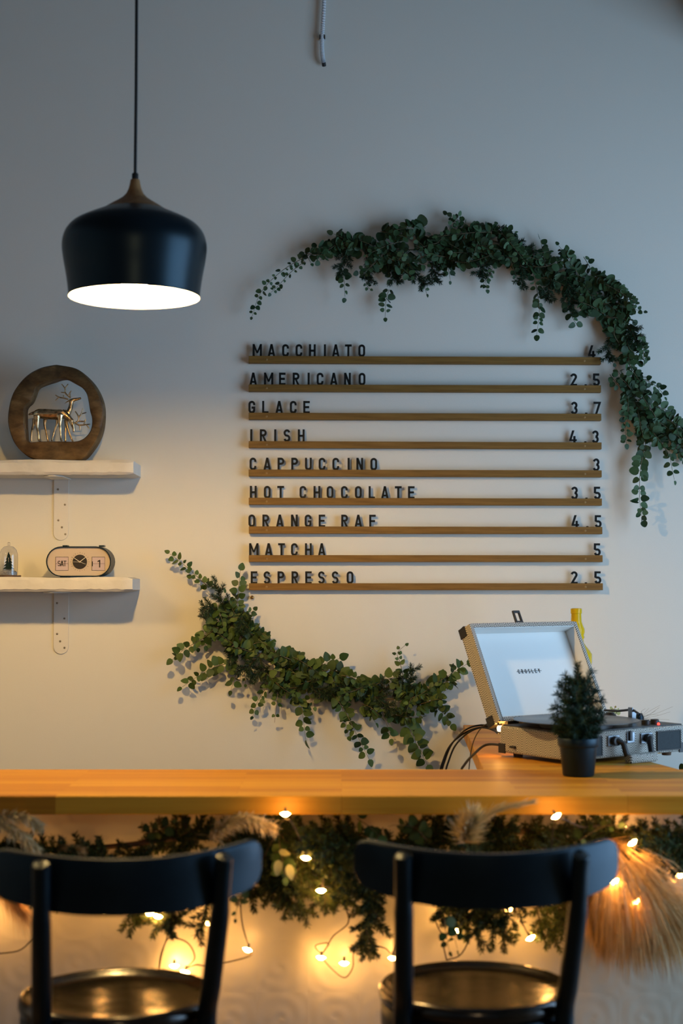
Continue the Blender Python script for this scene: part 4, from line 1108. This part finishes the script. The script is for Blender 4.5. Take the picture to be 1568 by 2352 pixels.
def vase_sprig(name, label, px, py, Y, fn):
    q = at(px, py, Y)
    t = thing(name, label, 'plant', (q.x, Y, ZB))
    MB().lathe([(0, 0.0008), (0.014, 0.0008), (0.017, 0.02), (0.013, 0.045), (0.009, 0.055), (0.007, 0.055), (0.010, 0.042), (0, 0.01)], seg=20).build('bud_vase', M['pot'], t)
    fn(t, q); return t
def f1(t, q):
    r = random.Random(4)
    mb = MB(); b0 = Vector((q.x, q.y, ZB + 0.04))
    for ex, ey in ((1404, 1628), (1412, 1624), (1418, 1632)):
        euca(mb, [b0, (b0 + at(ex, ey, 4.60)) / 2 + Vector((0, 0, .006)), at(ex, ey, 4.60)], 0.02, 0.018, r, spread=.6)
    mb.build('sprig', [M['dry_leaf'], M['stem']], t, origin=t.location)
vase_sprig('bud_vase_sprig', 'yellow-green leaf sprig peeping up behind the record player deck', 1408, 1640, 4.62, f1)
def f2(t, q):
    r = random.Random(9)
    mb = MB(); b0 = Vector((q.x, q.y, ZB + 0.04))
    for k in range(16):
        e = at(1460 + r.uniform(10, 85), 1618 + r.uniform(0, 40), 4.75)
        mb.tube(smooth_path([b0, (b0 + e) / 2 + rv(r, .006), e], 4), 0.0003, 4)
    mb.build('dry_twigs', M['twig'], t, origin=t.location)
vase_sprig('dry_twig_vase', 'wispy dry twigs rising behind the knobs of the record player', 1468, 1640, 4.78, f2)
# floor plant whose top shows at the right edge
q = at(1575, 1770, 4.15)
fp = thing('floor_plant', 'leafy plant whose tip shows at the right edge beyond the bar', 'plant', (q.x, 4.15, 0))
MB().lathe([(0, 0.001), (0.08, 0.001), (0.10, 0.22), (0.088, 0.22), (0.085, 0.19), (0, 0.19)], seg=28).build('pot', M['pot'], fp)
mb = MB(); r = random.Random(12)
for k in range(7):
    tp = at(1575 + r.uniform(-16, 40), 1762 + r.uniform(-10, 50), 4.15 + r.uniform(-.05, .05))
    euca(mb, [Vector((q.x, 4.15, 0.19)), Vector((q.x, 4.15, 0.4)) + rv(r, .02), tp], 0.04, 0.03, r)
mb.build('foliage', [M['leaf_warm'], M['stem']], fp, origin=fp.location)

# ------------------------------------------------------------------ little potted fir on the bar
q = onz(1328, 1782, ZB)
pf = thing('potted_fir', 'little potted fir tree in a dark pot standing on the bar worktop', 'potted tree', (q.x, q.y + 0.0, ZB))
MB().lathe([(0, 0.001), (0.036, 0.001), (0.0375, 0.003), (0.0445, 0.070), (0.0475, 0.071), (0.0485, 0.073), (0.0495, 0.090), (0.0485, 0.0915), (0.0455, 0.0905), (0.043, 0.078), (0, 0.078)], seg=48).build('pot', M['pot'], pf, angle=50)
MB().lathe([(0, 0.0835), (0.025, 0.083), (0.043, 0.0815), (0.043, 0.0785), (0, 0.0785)], seg=24).build('soil', M['soil'], pf)
MB().tube([(0, 0, 0.08), (0.001, 0, 0.15), (0.0, 0, 0.24)], [0.005, 0.0035, 0.0015], 8).build('trunk', M['bark'], pf)
r = random.Random(33)
mb = MB(); fir(mb, [(0, 0, 0.19), (0.0, 0, 0.23), (-0.001, 0, 0.268)], 0.020, r, dens=5200, wd=0.0011, flat=1.0, face=Vector((0, -1, 0)), taper=.25); mb.build('branch', [M['fir_tree'], M['bark']], pf)
tiers = [(0.095, 10, 0.045, 0.000), (0.100, 11, 0.062, 0.010), (0.122, 11, 0.064, 0.014), (0.145, 10, 0.062, 0.020), (0.168, 9, 0.056, 0.026), (0.190, 8, 0.048, 0.030), (0.212, 6, 0.034, 0.030)]
for z, n, l, rise in tiers:
    for k in range(n):
        a = 2 * PI * (k + r.uniform(-.25, .25)) / n + z * 40
        ll = l * r.uniform(0.8, 1.12); d_ = Vector((math.cos(a), math.sin(a), 0))
        rs = rise * r.uniform(.6, 1.4)
        mb = MB()
        fir(mb, [Vector((0, 0, z)), d_ * ll * .55 + Vector((0, 0, z + rs * .35)), d_ * ll + Vector((0, 0, z + rs))], 0.022, r, dens=3600, wd=0.0012, flat=1.0, face=Vector((0.2, -1, 0.3)), taper=.2)
        mb.build('branch', [M['fir_tree'], M['bark']], pf)

# ------------------------------------------------------------------ garland along the bar front
bgz = thing('bar_garland', 'thick fir and eucalyptus garland hung along the bar front under the worktop', 'garland', (0, 3.42, 0.66))
r = random.Random(77)
YG0, YG1 = 3.35, 3.475
def bpt(px, py, Y): return at(px, py, Y)
GM = [M['fir_bar'], M['bark']]
rope = smooth_path([at(x, y, 3.43) for x, y in ((-120, 1935), (60, 1950), (250, 1945), (420, 1925), (600, 1925), (760, 1935), (900, 1935), (1100, 1915), (1300, 1910), (1480, 1925), (1680, 1930))], 6)
MB().tube(rope, 0.006, 8).build('rope', M['bark'], bgz, origin=bgz.location)
cntf = 0
def top_of(px):
    for (x0, y0), (x1, y1) in zip(TOPS, TOPS[1:]):
        if x0 <= px <= x1: return y0 + (y1 - y0) * (px - x0) / (x1 - x0)
    return 1900
TOPS = [(-200, 1905), (60, 1930), (200, 1932), (300, 1925), (380, 1892), (480, 1886), (600, 1884), (780, 1892), (900, 1890), (1000, 1885), (1120, 1880), (1260, 1884), (1400, 1890), (1500, 1886), (1700, 1895)]
for k in range(74):
    px = -70 + 1730 * (k + r.random()) / 74
    t0 = top_of(px)
    py = t0 + r.uniform(22, 75)
    an = r.choice((r.uniform(-0.5, 0.7), PI - r.uniform(-0.5, 0.7)))
    ln = r.uniform(85, 140)
    ex, ey = px + ln * math.cos(an), py + ln * math.sin(an)
    ey = max(ey, top_of(min(max(ex, -199), 1699)) + 16)
    y0 = r.uniform(3.38, 3.46); y1 = y0 - r.uniform(0.0, 0.07)
    mb = MB()
    firbranch(mb, [bpt(px, py, y0), bpt((px + ex) / 2, (py + ey) / 2 - 8, (y0 + y1) / 2), bpt(ex, ey, y1)], 0.021, r, side=7, sl=0.06, dens=2300, wd=0.0022, ymax=YP - 0.004)
    mb.build('fir_branch', GM, bgz, origin=bgz.location, angle=80)
drops = [[(600, 1940), (640, 1990), (660, 2050)], [(700, 1930), (730, 1990), (765, 2050)], [(590, 1930), (620, 1985), (625, 2050)], [(760, 1930), (790, 1990), (810, 2050)], [(860, 1990), (845, 2050), (850, 2100)], [(660, 1930), (690, 2000), (690, 2070)], [(1180, 2040), (1165, 2090), (1150, 2130)], [(1130, 2040), (1120, 2090), (1135, 2140)], [(1040, 2030), (1030, 2080), (1050, 2110)], [(620, 1950), (630, 2020), (650, 2085)], [(660, 1960), (680, 2040), (705, 2125)], [(690, 1950), (720, 2030), (750, 2098)], [(640, 1990), (655, 2060), (690, 2110)], [(600, 1960), (610, 2030), (640, 2090)], [(720, 1960), (740, 2040), (770, 2095)],
         [(780, 1940), (785, 2010), (795, 2088)], [(800, 1960), (800, 2030), (790, 2080)], [(830, 1950), (845, 2040), (850, 2120)], [(845, 2050), (840, 2130), (832, 2205)], [(850, 2080), (850, 2140), (825, 2190)], [(860, 1970), (865, 2030), (850, 2090)],
         [(1010, 2020), (1020, 2080), (1015, 2125)], [(1085, 2040), (1090, 2110), (1105, 2185)], [(1100, 2080), (1140, 2140), (1182, 2165)], [(1110, 2050), (1080, 2110), (1060, 2130)], [(1260, 2040), (1255, 2110), (1230, 2160)], [(1285, 2050), (1280, 2120), (1260, 2170)], [(1310, 2020), (1300, 2090), (1290, 2150)],
         [(300, 2040), (305, 2100), (320, 2125)], [(385, 2030), (395, 2100), (385, 2140)], [(360, 2060), (372, 2110), (402, 2125)], [(470, 2020), (475, 2100), (450, 2150)], [(560, 1990), (570, 2050), (600, 2060)], [(90, 1960), (100, 2030), (110, 2100)],
         [(1500, 1930), (1540, 1960), (1570, 1990)], [(1480, 1910), (1500, 1950), (1530, 1985)]]
for dp in drops:
    y0 = r.uniform(3.40, 3.46); mb = MB()
    firbranch(mb, [bpt(x, y, y0 - 0.012 * i) for i, (x, y) in enumerate(dp)], 0.020, r, side=7, sl=0.055, dens=2300, wd=0.0020, ymax=YP - 0.004)
    mb.build('fir_branch', GM, bgz, origin=bgz.location, angle=80)
for dp, sz in (([(600, 1900), (630, 1950), (650, 2000)], .034), ([(640, 1930), (648, 1975), (655, 2015)], .034), ([(700, 1920), (760, 1960), (775, 2010)], .028), ([(880, 1900), (850, 1960), (840, 2000)], .030), ([(820, 1880), (850, 1900), (870, 1920)], .034),
               ([(1020, 2110), (1025, 2150), (1032, 2185)], .022), ([(420, 1900), (470, 1890), (500, 1905)], .028), ([(980, 1930), (950, 1900), (900, 1895)], .028), ([(1060, 2120), (1045, 2150), (1050, 2180)], .026), ([(560, 2040), (545, 2080), (540, 2110)], .022), ([(330, 1915), (370, 1905), (395, 1890)], .026), ([(1330, 1930), (1380, 1900), (1420, 1895)], .026)):
    mb = MB(); y0 = r.uniform(3.36, 3.42)
    euca(mb, [bpt(x, y, y0 - .01 * i) for i, (x, y) in enumerate(dp)], 0.02, sz, r, tip=.25)
    mb.build('eucalyptus_sprig', [M['leaf_warm'], M['stem']], bgz, origin=bgz.location, angle=80)
mb = MB()
for (px, py, L_f, dx) in ((640, 1975, .036, -0.1), (662, 1985, .036, .25), (640, 1955, .026, 1.0)):
    mb.leaf(bpt(px, py, 3.335), (dx, -.05, -1 if dx < .9 else -.25), (0.1, -1, .25), L_f, L_f * .55, tip=.4)
o = mb.build('pale_leaves', M['dry_leaf'], bgz, origin=bgz.location); o['label'] = 'pale yellow-green leaves'

# pampas plumes
def plume(name, label, stempts, nh, hl, r, wd, mtl, droop=0.3, spread=0.5, group='dried grass plumes in the bar garland', start=0.15):
    t = thing(name, label, 'dried grass', stempts[0], group=group)
    path = smooth_path(stempts, 8)
    MB().tube(path, [0.0018 * (1 - .6 * i / len(path)) for i in range(len(path))], 6).build('stem', M['stem'], t, origin=t.location)
    mb = MB()
    for k in range(nh):
        u = start + (1 - start) * (k + r.random()) / nh
        p, tg = path_at(path, u)
        d_ = (tg + rv(r, spread)).normalized()
        l = hl * r.uniform(.25, 1.15) * (1 - .3 * u)
        g_ = Vector((0, 0, -droop))
        p1 = p + d_ * l * .4; p2 = p + d_ * l * .75 + g_ * l * .25; p3 = p + d_ * l + g_ * l * .7
        for pp in (p1, p2, p3):
            if pp.y > YP - .006: pp.y = YP - .006
        sd = d_.cross(rv(r)).normalized() * wd * .5
        mb.add([p - sd, p + sd, p1 + sd, p1 - sd, p2 + sd * .8, p2 - sd * .8, p3], [(0, 1, 2, 3), (3, 2, 4, 5), (5, 4, 6)])
    mb.build('plume', mtl, t, origin=t.location)
    return t
r = random.Random(101)
plume('pampas_plume', 'big golden pampas plume fanning down at the right end of the bar garland', [bpt(1385, 1925, 3.40), bpt(1425, 1985, 3.37), bpt(1475, 2045, 3.37), bpt(1530, 2090, 3.38)], 10000, 0.17, r, 0.0013, M['pampas'], droop=.5, spread=.8, start=.0)
plume('pampas_plume', 'pampas plume at the far right pointing down over the white panel', [bpt(1390, 1945, 3.42), bpt(1420, 2020, 3.41), bpt(1445, 2090, 3.42)], 5500, 0.16, r, 0.0013, M['pampas'], droop=.6, spread=.65, start=.0)
plume('pampas_plume', 'narrow beige plume hanging beside the right post of the right chair', [bpt(1350, 2000, 3.42), bpt(1352, 2070, 3.42), bpt(1372, 2140, 3.43)], 1100, 0.09, r, 0.0011, M['pampas'], droop=.6, spread=.25, start=.1)
plume('pampas_plume', 'fluffy pale plume sticking up before the bar edge above the right chair', [bpt(1062, 1945, 3.34), bpt(1072, 1915, 3.30), bpt(1085, 1885, 3.27)], 2600, 0.062, r, 0.0015, M['pampas_pale'], droop=-.1, spread=.7, start=.15)
plume('pampas_plume', 'thin pale plume lying along the bar edge toward the right light', [bpt(1090, 1895, 3.28), bpt(1140, 1862, 3.265), bpt(1215, 1843, 3.262)], 800, 0.04, r, 0.0010, M['pampas_pale'], droop=0.0, spread=.3, start=.0)
plume('pampas_plume', 'beige plume arching from the left chair back to the left light', [bpt(480, 1925, 3.36), bpt(520, 1895, 3.33), bpt(565, 1882, 3.32), bpt(620, 1900, 3.32)], 2400, 0.040, r, 0.0014, M['pampas_pale'], droop=.25, spread=.8, start=.0)
plume('pampas_plume', 'uppermost beige plume arching in at the left edge of the photo', [bpt(-60, 1890, 3.36), bpt(-10, 1872, 3.34), bpt(50, 1875, 3.33), bpt(85, 1895, 3.33)], 2000, 0.038, r, 0.0014, M['pampas_pale'], droop=.3, spread=.7, start=.0)
plume('pampas_plume', 'lower beige plume curving down at the left edge above the chair back', [bpt(-50, 1900, 3.35), bpt(0, 1895, 3.33), bpt(45, 1915, 3.32), bpt(80, 1948, 3.32)], 1600, 0.036, r, 0.0014, M['pampas_pale'], droop=.5, spread=.7, start=.0)
plume('pampas_plume', 'orange-tinged dry plume peeping over the middle of the left chair back', [bpt(120, 1955, 3.38), bpt(150, 1945, 3.35), bpt(185, 1950, 3.34)], 500, 0.03, r, 0.0009, M['pampas'], droop=.3, spread=.5, start=.0)
plume('pampas_plume', 'dark golden plume hanging at the left edge under the chair back', [bpt(-40, 2000, 3.42), bpt(10, 2050, 3.42), bpt(50, 2090, 3.43)], 900, 0.08, r, 0.0009, M['pampas'], droop=.5, spread=.5, start=.0)

# ------------------------------------------------------------------ string lights
r = random.Random(55)
stl = thing('string_lights', 'string of warm lights on dark wire wound through the bar garland', 'string lights', (0, 3.42, 0.6))
BULBS = [(655, 1869, 3.268, 0), (1277, 1874, 3.262, -.5), (702, 1970, 3.325, .1), (737, 2045, 3.36, 0), (568, 2181, 3.43, .3), (737, 2199, 3.46, .1), (790, 2212, 3.45, 0), (902, 2200, 3.44, 0), (236, 2095, 3.40, .6), (343, 2098, 3.40, 0), (362, 2104, 3.41, .2), (425, 2232, 3.462, .2), (400, 2218, 3.47, 0),
         (1045, 2139, 3.42, -.4), (1218, 2154, 3.42, -.5), (1235, 2075, 3.39, -.4), (1168, 2088, 3.44, -.3), (1023, 2074, 3.44, -.3), (1452, 1935, 3.32, -.6), (1410, 2024, 3.30, -.5), (1460, 2070, 3.33, -.6), (1428, 1897, 3.43, 0), (60, 2060, 3.44, 0), (480, 2120, 3.45, 0), (1560, 2010, 3.40, 0), (-30, 2100, 3.44, 0)]
for (px, py, Y, tilt) in BULBS:
    c = at(px, py, Y)
    mb = MB()
    d_ = Vector((math.cos(tilt) , 0, -math.sin(tilt)))
    up_ = Vector((math.sin(tilt), 0, math.cos(tilt)))
    prof = [(0, -0.0058), (0.0052, -0.0046), (0.0108, 0.0), (0.0052, 0.0030), (0.0, 0.0034)]
    mb.lathe(prof, c, 12, frame=lambda x, y, h: d_ * x + Vector((0, 1, 0)) * y * .8 + up_ * h)
    o = mb.build('bulb', M['fairy'], stl, origin=stl.location)
    s_ = MB(); s_.tube([c + up_ * 0.0028, c + up_ * 0.013 + Vector((0, .004, 0))], [0.0034, 0.0022], 8)
    s_.build('bulb_socket', M['socket'], o, origin=stl.location)
WIRES = [
    [(-60, 2195, 3.45), (0, 2190, 3.45), (50, 2180, 3.45), (85, 2140, 3.44), (102, 2100, 3.43), (120, 2020, 3.42), (236, 2085, 3.41), (300, 2050, 3.42), (343, 2088, 3.41), (385, 2080, 3.43), (385, 2145, 3.45), (370, 2190, 3.47), (365, 2228, 3.47), (372, 2190, 3.46), (388, 2155, 3.45), (430, 2165, 3.46), (447, 2200, 3.465), (427, 2224, 3.465), (450, 2216, 3.46), (478, 2218, 3.455), (540, 2206, 3.45), (575, 2194, 3.44), (572, 2178, 3.44), (556, 2120, 3.44), (555, 2060, 3.44), (580, 2010, 3.42), (610, 1960, 3.38), (655, 1880, 3.285), (690, 1930, 3.33), (705, 1960, 3.345), (745, 2000, 3.38), (740, 2036, 3.375), (770, 2040, 3.40), (795, 2090, 3.43), (798, 2122, 3.45), (765, 2150, 3.46), (745, 2185, 3.47), (737, 2190, 3.47), (724, 2172, 3.465), (755, 2167, 3.465), (740, 2196, 3.47), (770, 2233, 3.465), (793, 2245, 3.465), (810, 2222, 3.46), (812, 2190, 3.45), (830, 2172, 3.45), (850, 2170, 3.45), (884, 2178, 3.45), (901, 2190, 3.45), (915, 2140, 3.45), (960, 2060, 3.43), (1005, 2070, 3.44), (1000, 2112, 3.44), (1016, 2145, 3.44), (1040, 2136, 3.44), (1018, 2160, 3.44), (1025, 2205, 3.45)],
    [(1025, 2205, 3.45), (1060, 2190, 3.46), (1100, 2120, 3.44), (1168, 2078, 3.45), (1187, 2080, 3.44), (1200, 2120, 3.44), (1216, 2146, 3.435), (1240, 2130, 3.44), (1236, 2100, 3.42), (1235, 2065, 3.40), (1260, 2000, 3.40), (1277, 1884, 3.28), (1340, 1900, 3.36), (1428, 1890, 3.43), (1460, 1930, 3.34), (1440, 1980, 3.33), (1408, 2014, 3.32), (1440, 2040, 3.33), (1465, 2060, 3.345), (1520, 2010, 3.38), (1560, 1998, 3.41), (1640, 2040, 3.43)]]
mb = MB()
for wv in WIRES: mb.tube(smooth_path([at(*p) for p in wv], 5), 0.0017, 6)
mb.build('wire', M['wire'], stl, origin=stl.location)
# the end light of a string by the player's left corner
c = at(1147, 1673, 4.09)
fl = thing('fairy_light', 'single glowing light on a wire end at the left corner of the record player', 'light', c)
MB().lathe([(0, -0.008), (0.005, -0.007), (0.0065, 0.0), (0.005, 0.006), (0, 0.007)], seg=12).build('bulb', M['fairy'], fl)
MB().tube([(0, 0, 0.006), (-0.004, 0, 0.014)], [0.004, 0.003], 8).build('bulb_socket', M['socket'], fl)
MB().tube(smooth_path([(-0.004, 0, 0.013), (-0.02, .02, 0.016), (-0.05, .05, -0.01), (-0.07, .06, -0.06), (-0.08, .06, c.z * -1 + 0.71)], 6), 0.0015, 6).build('wire', M['wire'], fl)

# ------------------------------------------------------------------ chairs
def make_chair(label, loc, rz):
    t = thing('bentwood_chair', label, 'chair', loc, rz, group='black chairs at the bar')
    MB().lathe([(0, 0.452), (0.10, 0.4525), (0.145, 0.454), (0.160, 0.457), (0.168, 0.463), (0.174, 0.467), (0.181, 0.466), (0.187, 0.459), (0.188, 0.447), (0.184, 0.437), (0.172, 0.434), (0, 0.434)], seg=72).build('seat', M['seat'], t, angle=70)
    MB().lathe([(0.150, 0.4335), (0.182, 0.4335), (0.184, 0.43), (0.184, 0.392), (0.181, 0.388), (0.152, 0.388), (0.150, 0.392), (0.150, 0.4335)], seg=64).build('seat_ring', M['chair'], t, angle=50)
    for s in (-1, 1):
        MB().tube(smooth_path([(s * .157, -.293, .764), (s * .156, -.288, .75), (s * .154, -.262, .66), (s * .150, -.190, .52), (s * .1485, -.140, .43), (s * .150, -.165, .22), (s * .168, -.215, .001)], 6),
                  [0.0135, 0.0148] + [0.0160] * 10 + [0.0180] * 12 + [0.0188] * 7 + [0.0155] * 6, 16).build('leg', M['chair'], t, angle=60)
        MB().tube(smooth_path([(s * .135, .105, .432), (s * .142, .125, .22), (s * .160, .155, .001)], 6), [0.0175, .0172, .017, .0165, .016, .0155, .015, .0145, .014, .0135, .013, .0125, .012], 16).build('leg', M['chair'], t, angle=60)
        MB().ball((s * .178, -.236, .732), 0.004, 10, 6).build('bolt', M['steel'], t)
    V = []; Fc = []; nx, th = 48, 0.009
    prof = []
    for i in range(nx + 1):
        s = -1 + 2 * i / nx
        u = math.sin(s * PI / 2) * 0.5 + s * 0.5
        x = u * 0.2345
        y = -.298 + 2.05 * x * x
        nxv = Vector((-4.1 * x, 1, 0)).normalized()
        e = min(1.0, (1 - abs(u)) / 0.10)
        k = math.sqrt(max(0.0, 1 - (1 - e) ** 2))
        zt_ = .764 + .012 * abs(u) ** 2; zb_ = .668 + .026 * abs(u) ** 3
        zm = (zt_ + zb_) / 2 + .004; hh_ = (zt_ - zb_) / 2
        hh_ *= (0.45 + 0.55 * k) if e < 1 else 1
        tl_ = -0.06      # leans back as it rises
        ring = []
        for a_, b_ in ((-1, -1), (-1, -.92), (-1, .0), (-1, .9), (-.55, 1), (.55, 1), (1, .9), (1, 0), (1, -.92), (.5, -1)):
            p = Vector((x, y, zm + hh_ * b_)) + nxv * th * a_
            p.y += tl_ * (p.z - .715)
            ring.append(p)
        V += ring
    n = 10
    for i in range(nx):
        for q in range(n):
            w_ = (q + 1) % n
            Fc.append((i * n + q, i * n + w_, (i + 1) * n + w_, (i + 1) * n + q))
    Fc += [tuple(range(n)), tuple(range(nx * n, nx * n + n))]
    MB().add(V, Fc).build('backrest', M['chair'], t, angle=50, bevel=0.002)
    MB().lathe([(0.128, 0.2), (0.134, 0.206), (0.140, 0.2), (0.134, 0.194), (0.128, 0.2)], seg=48).build('stretcher_ring', M['chair'], t, angle=80)
    return t
make_chair('black round-seated bentwood chair in front of the bar, the one nearer the pampas plume', (0.260, 2.99, 0), math.radians(0.8))
make_chair('black round-seated bentwood chair in front of the bar, the one below the pendant lamp', (-0.423, 2.933, 0), math.radians(13))
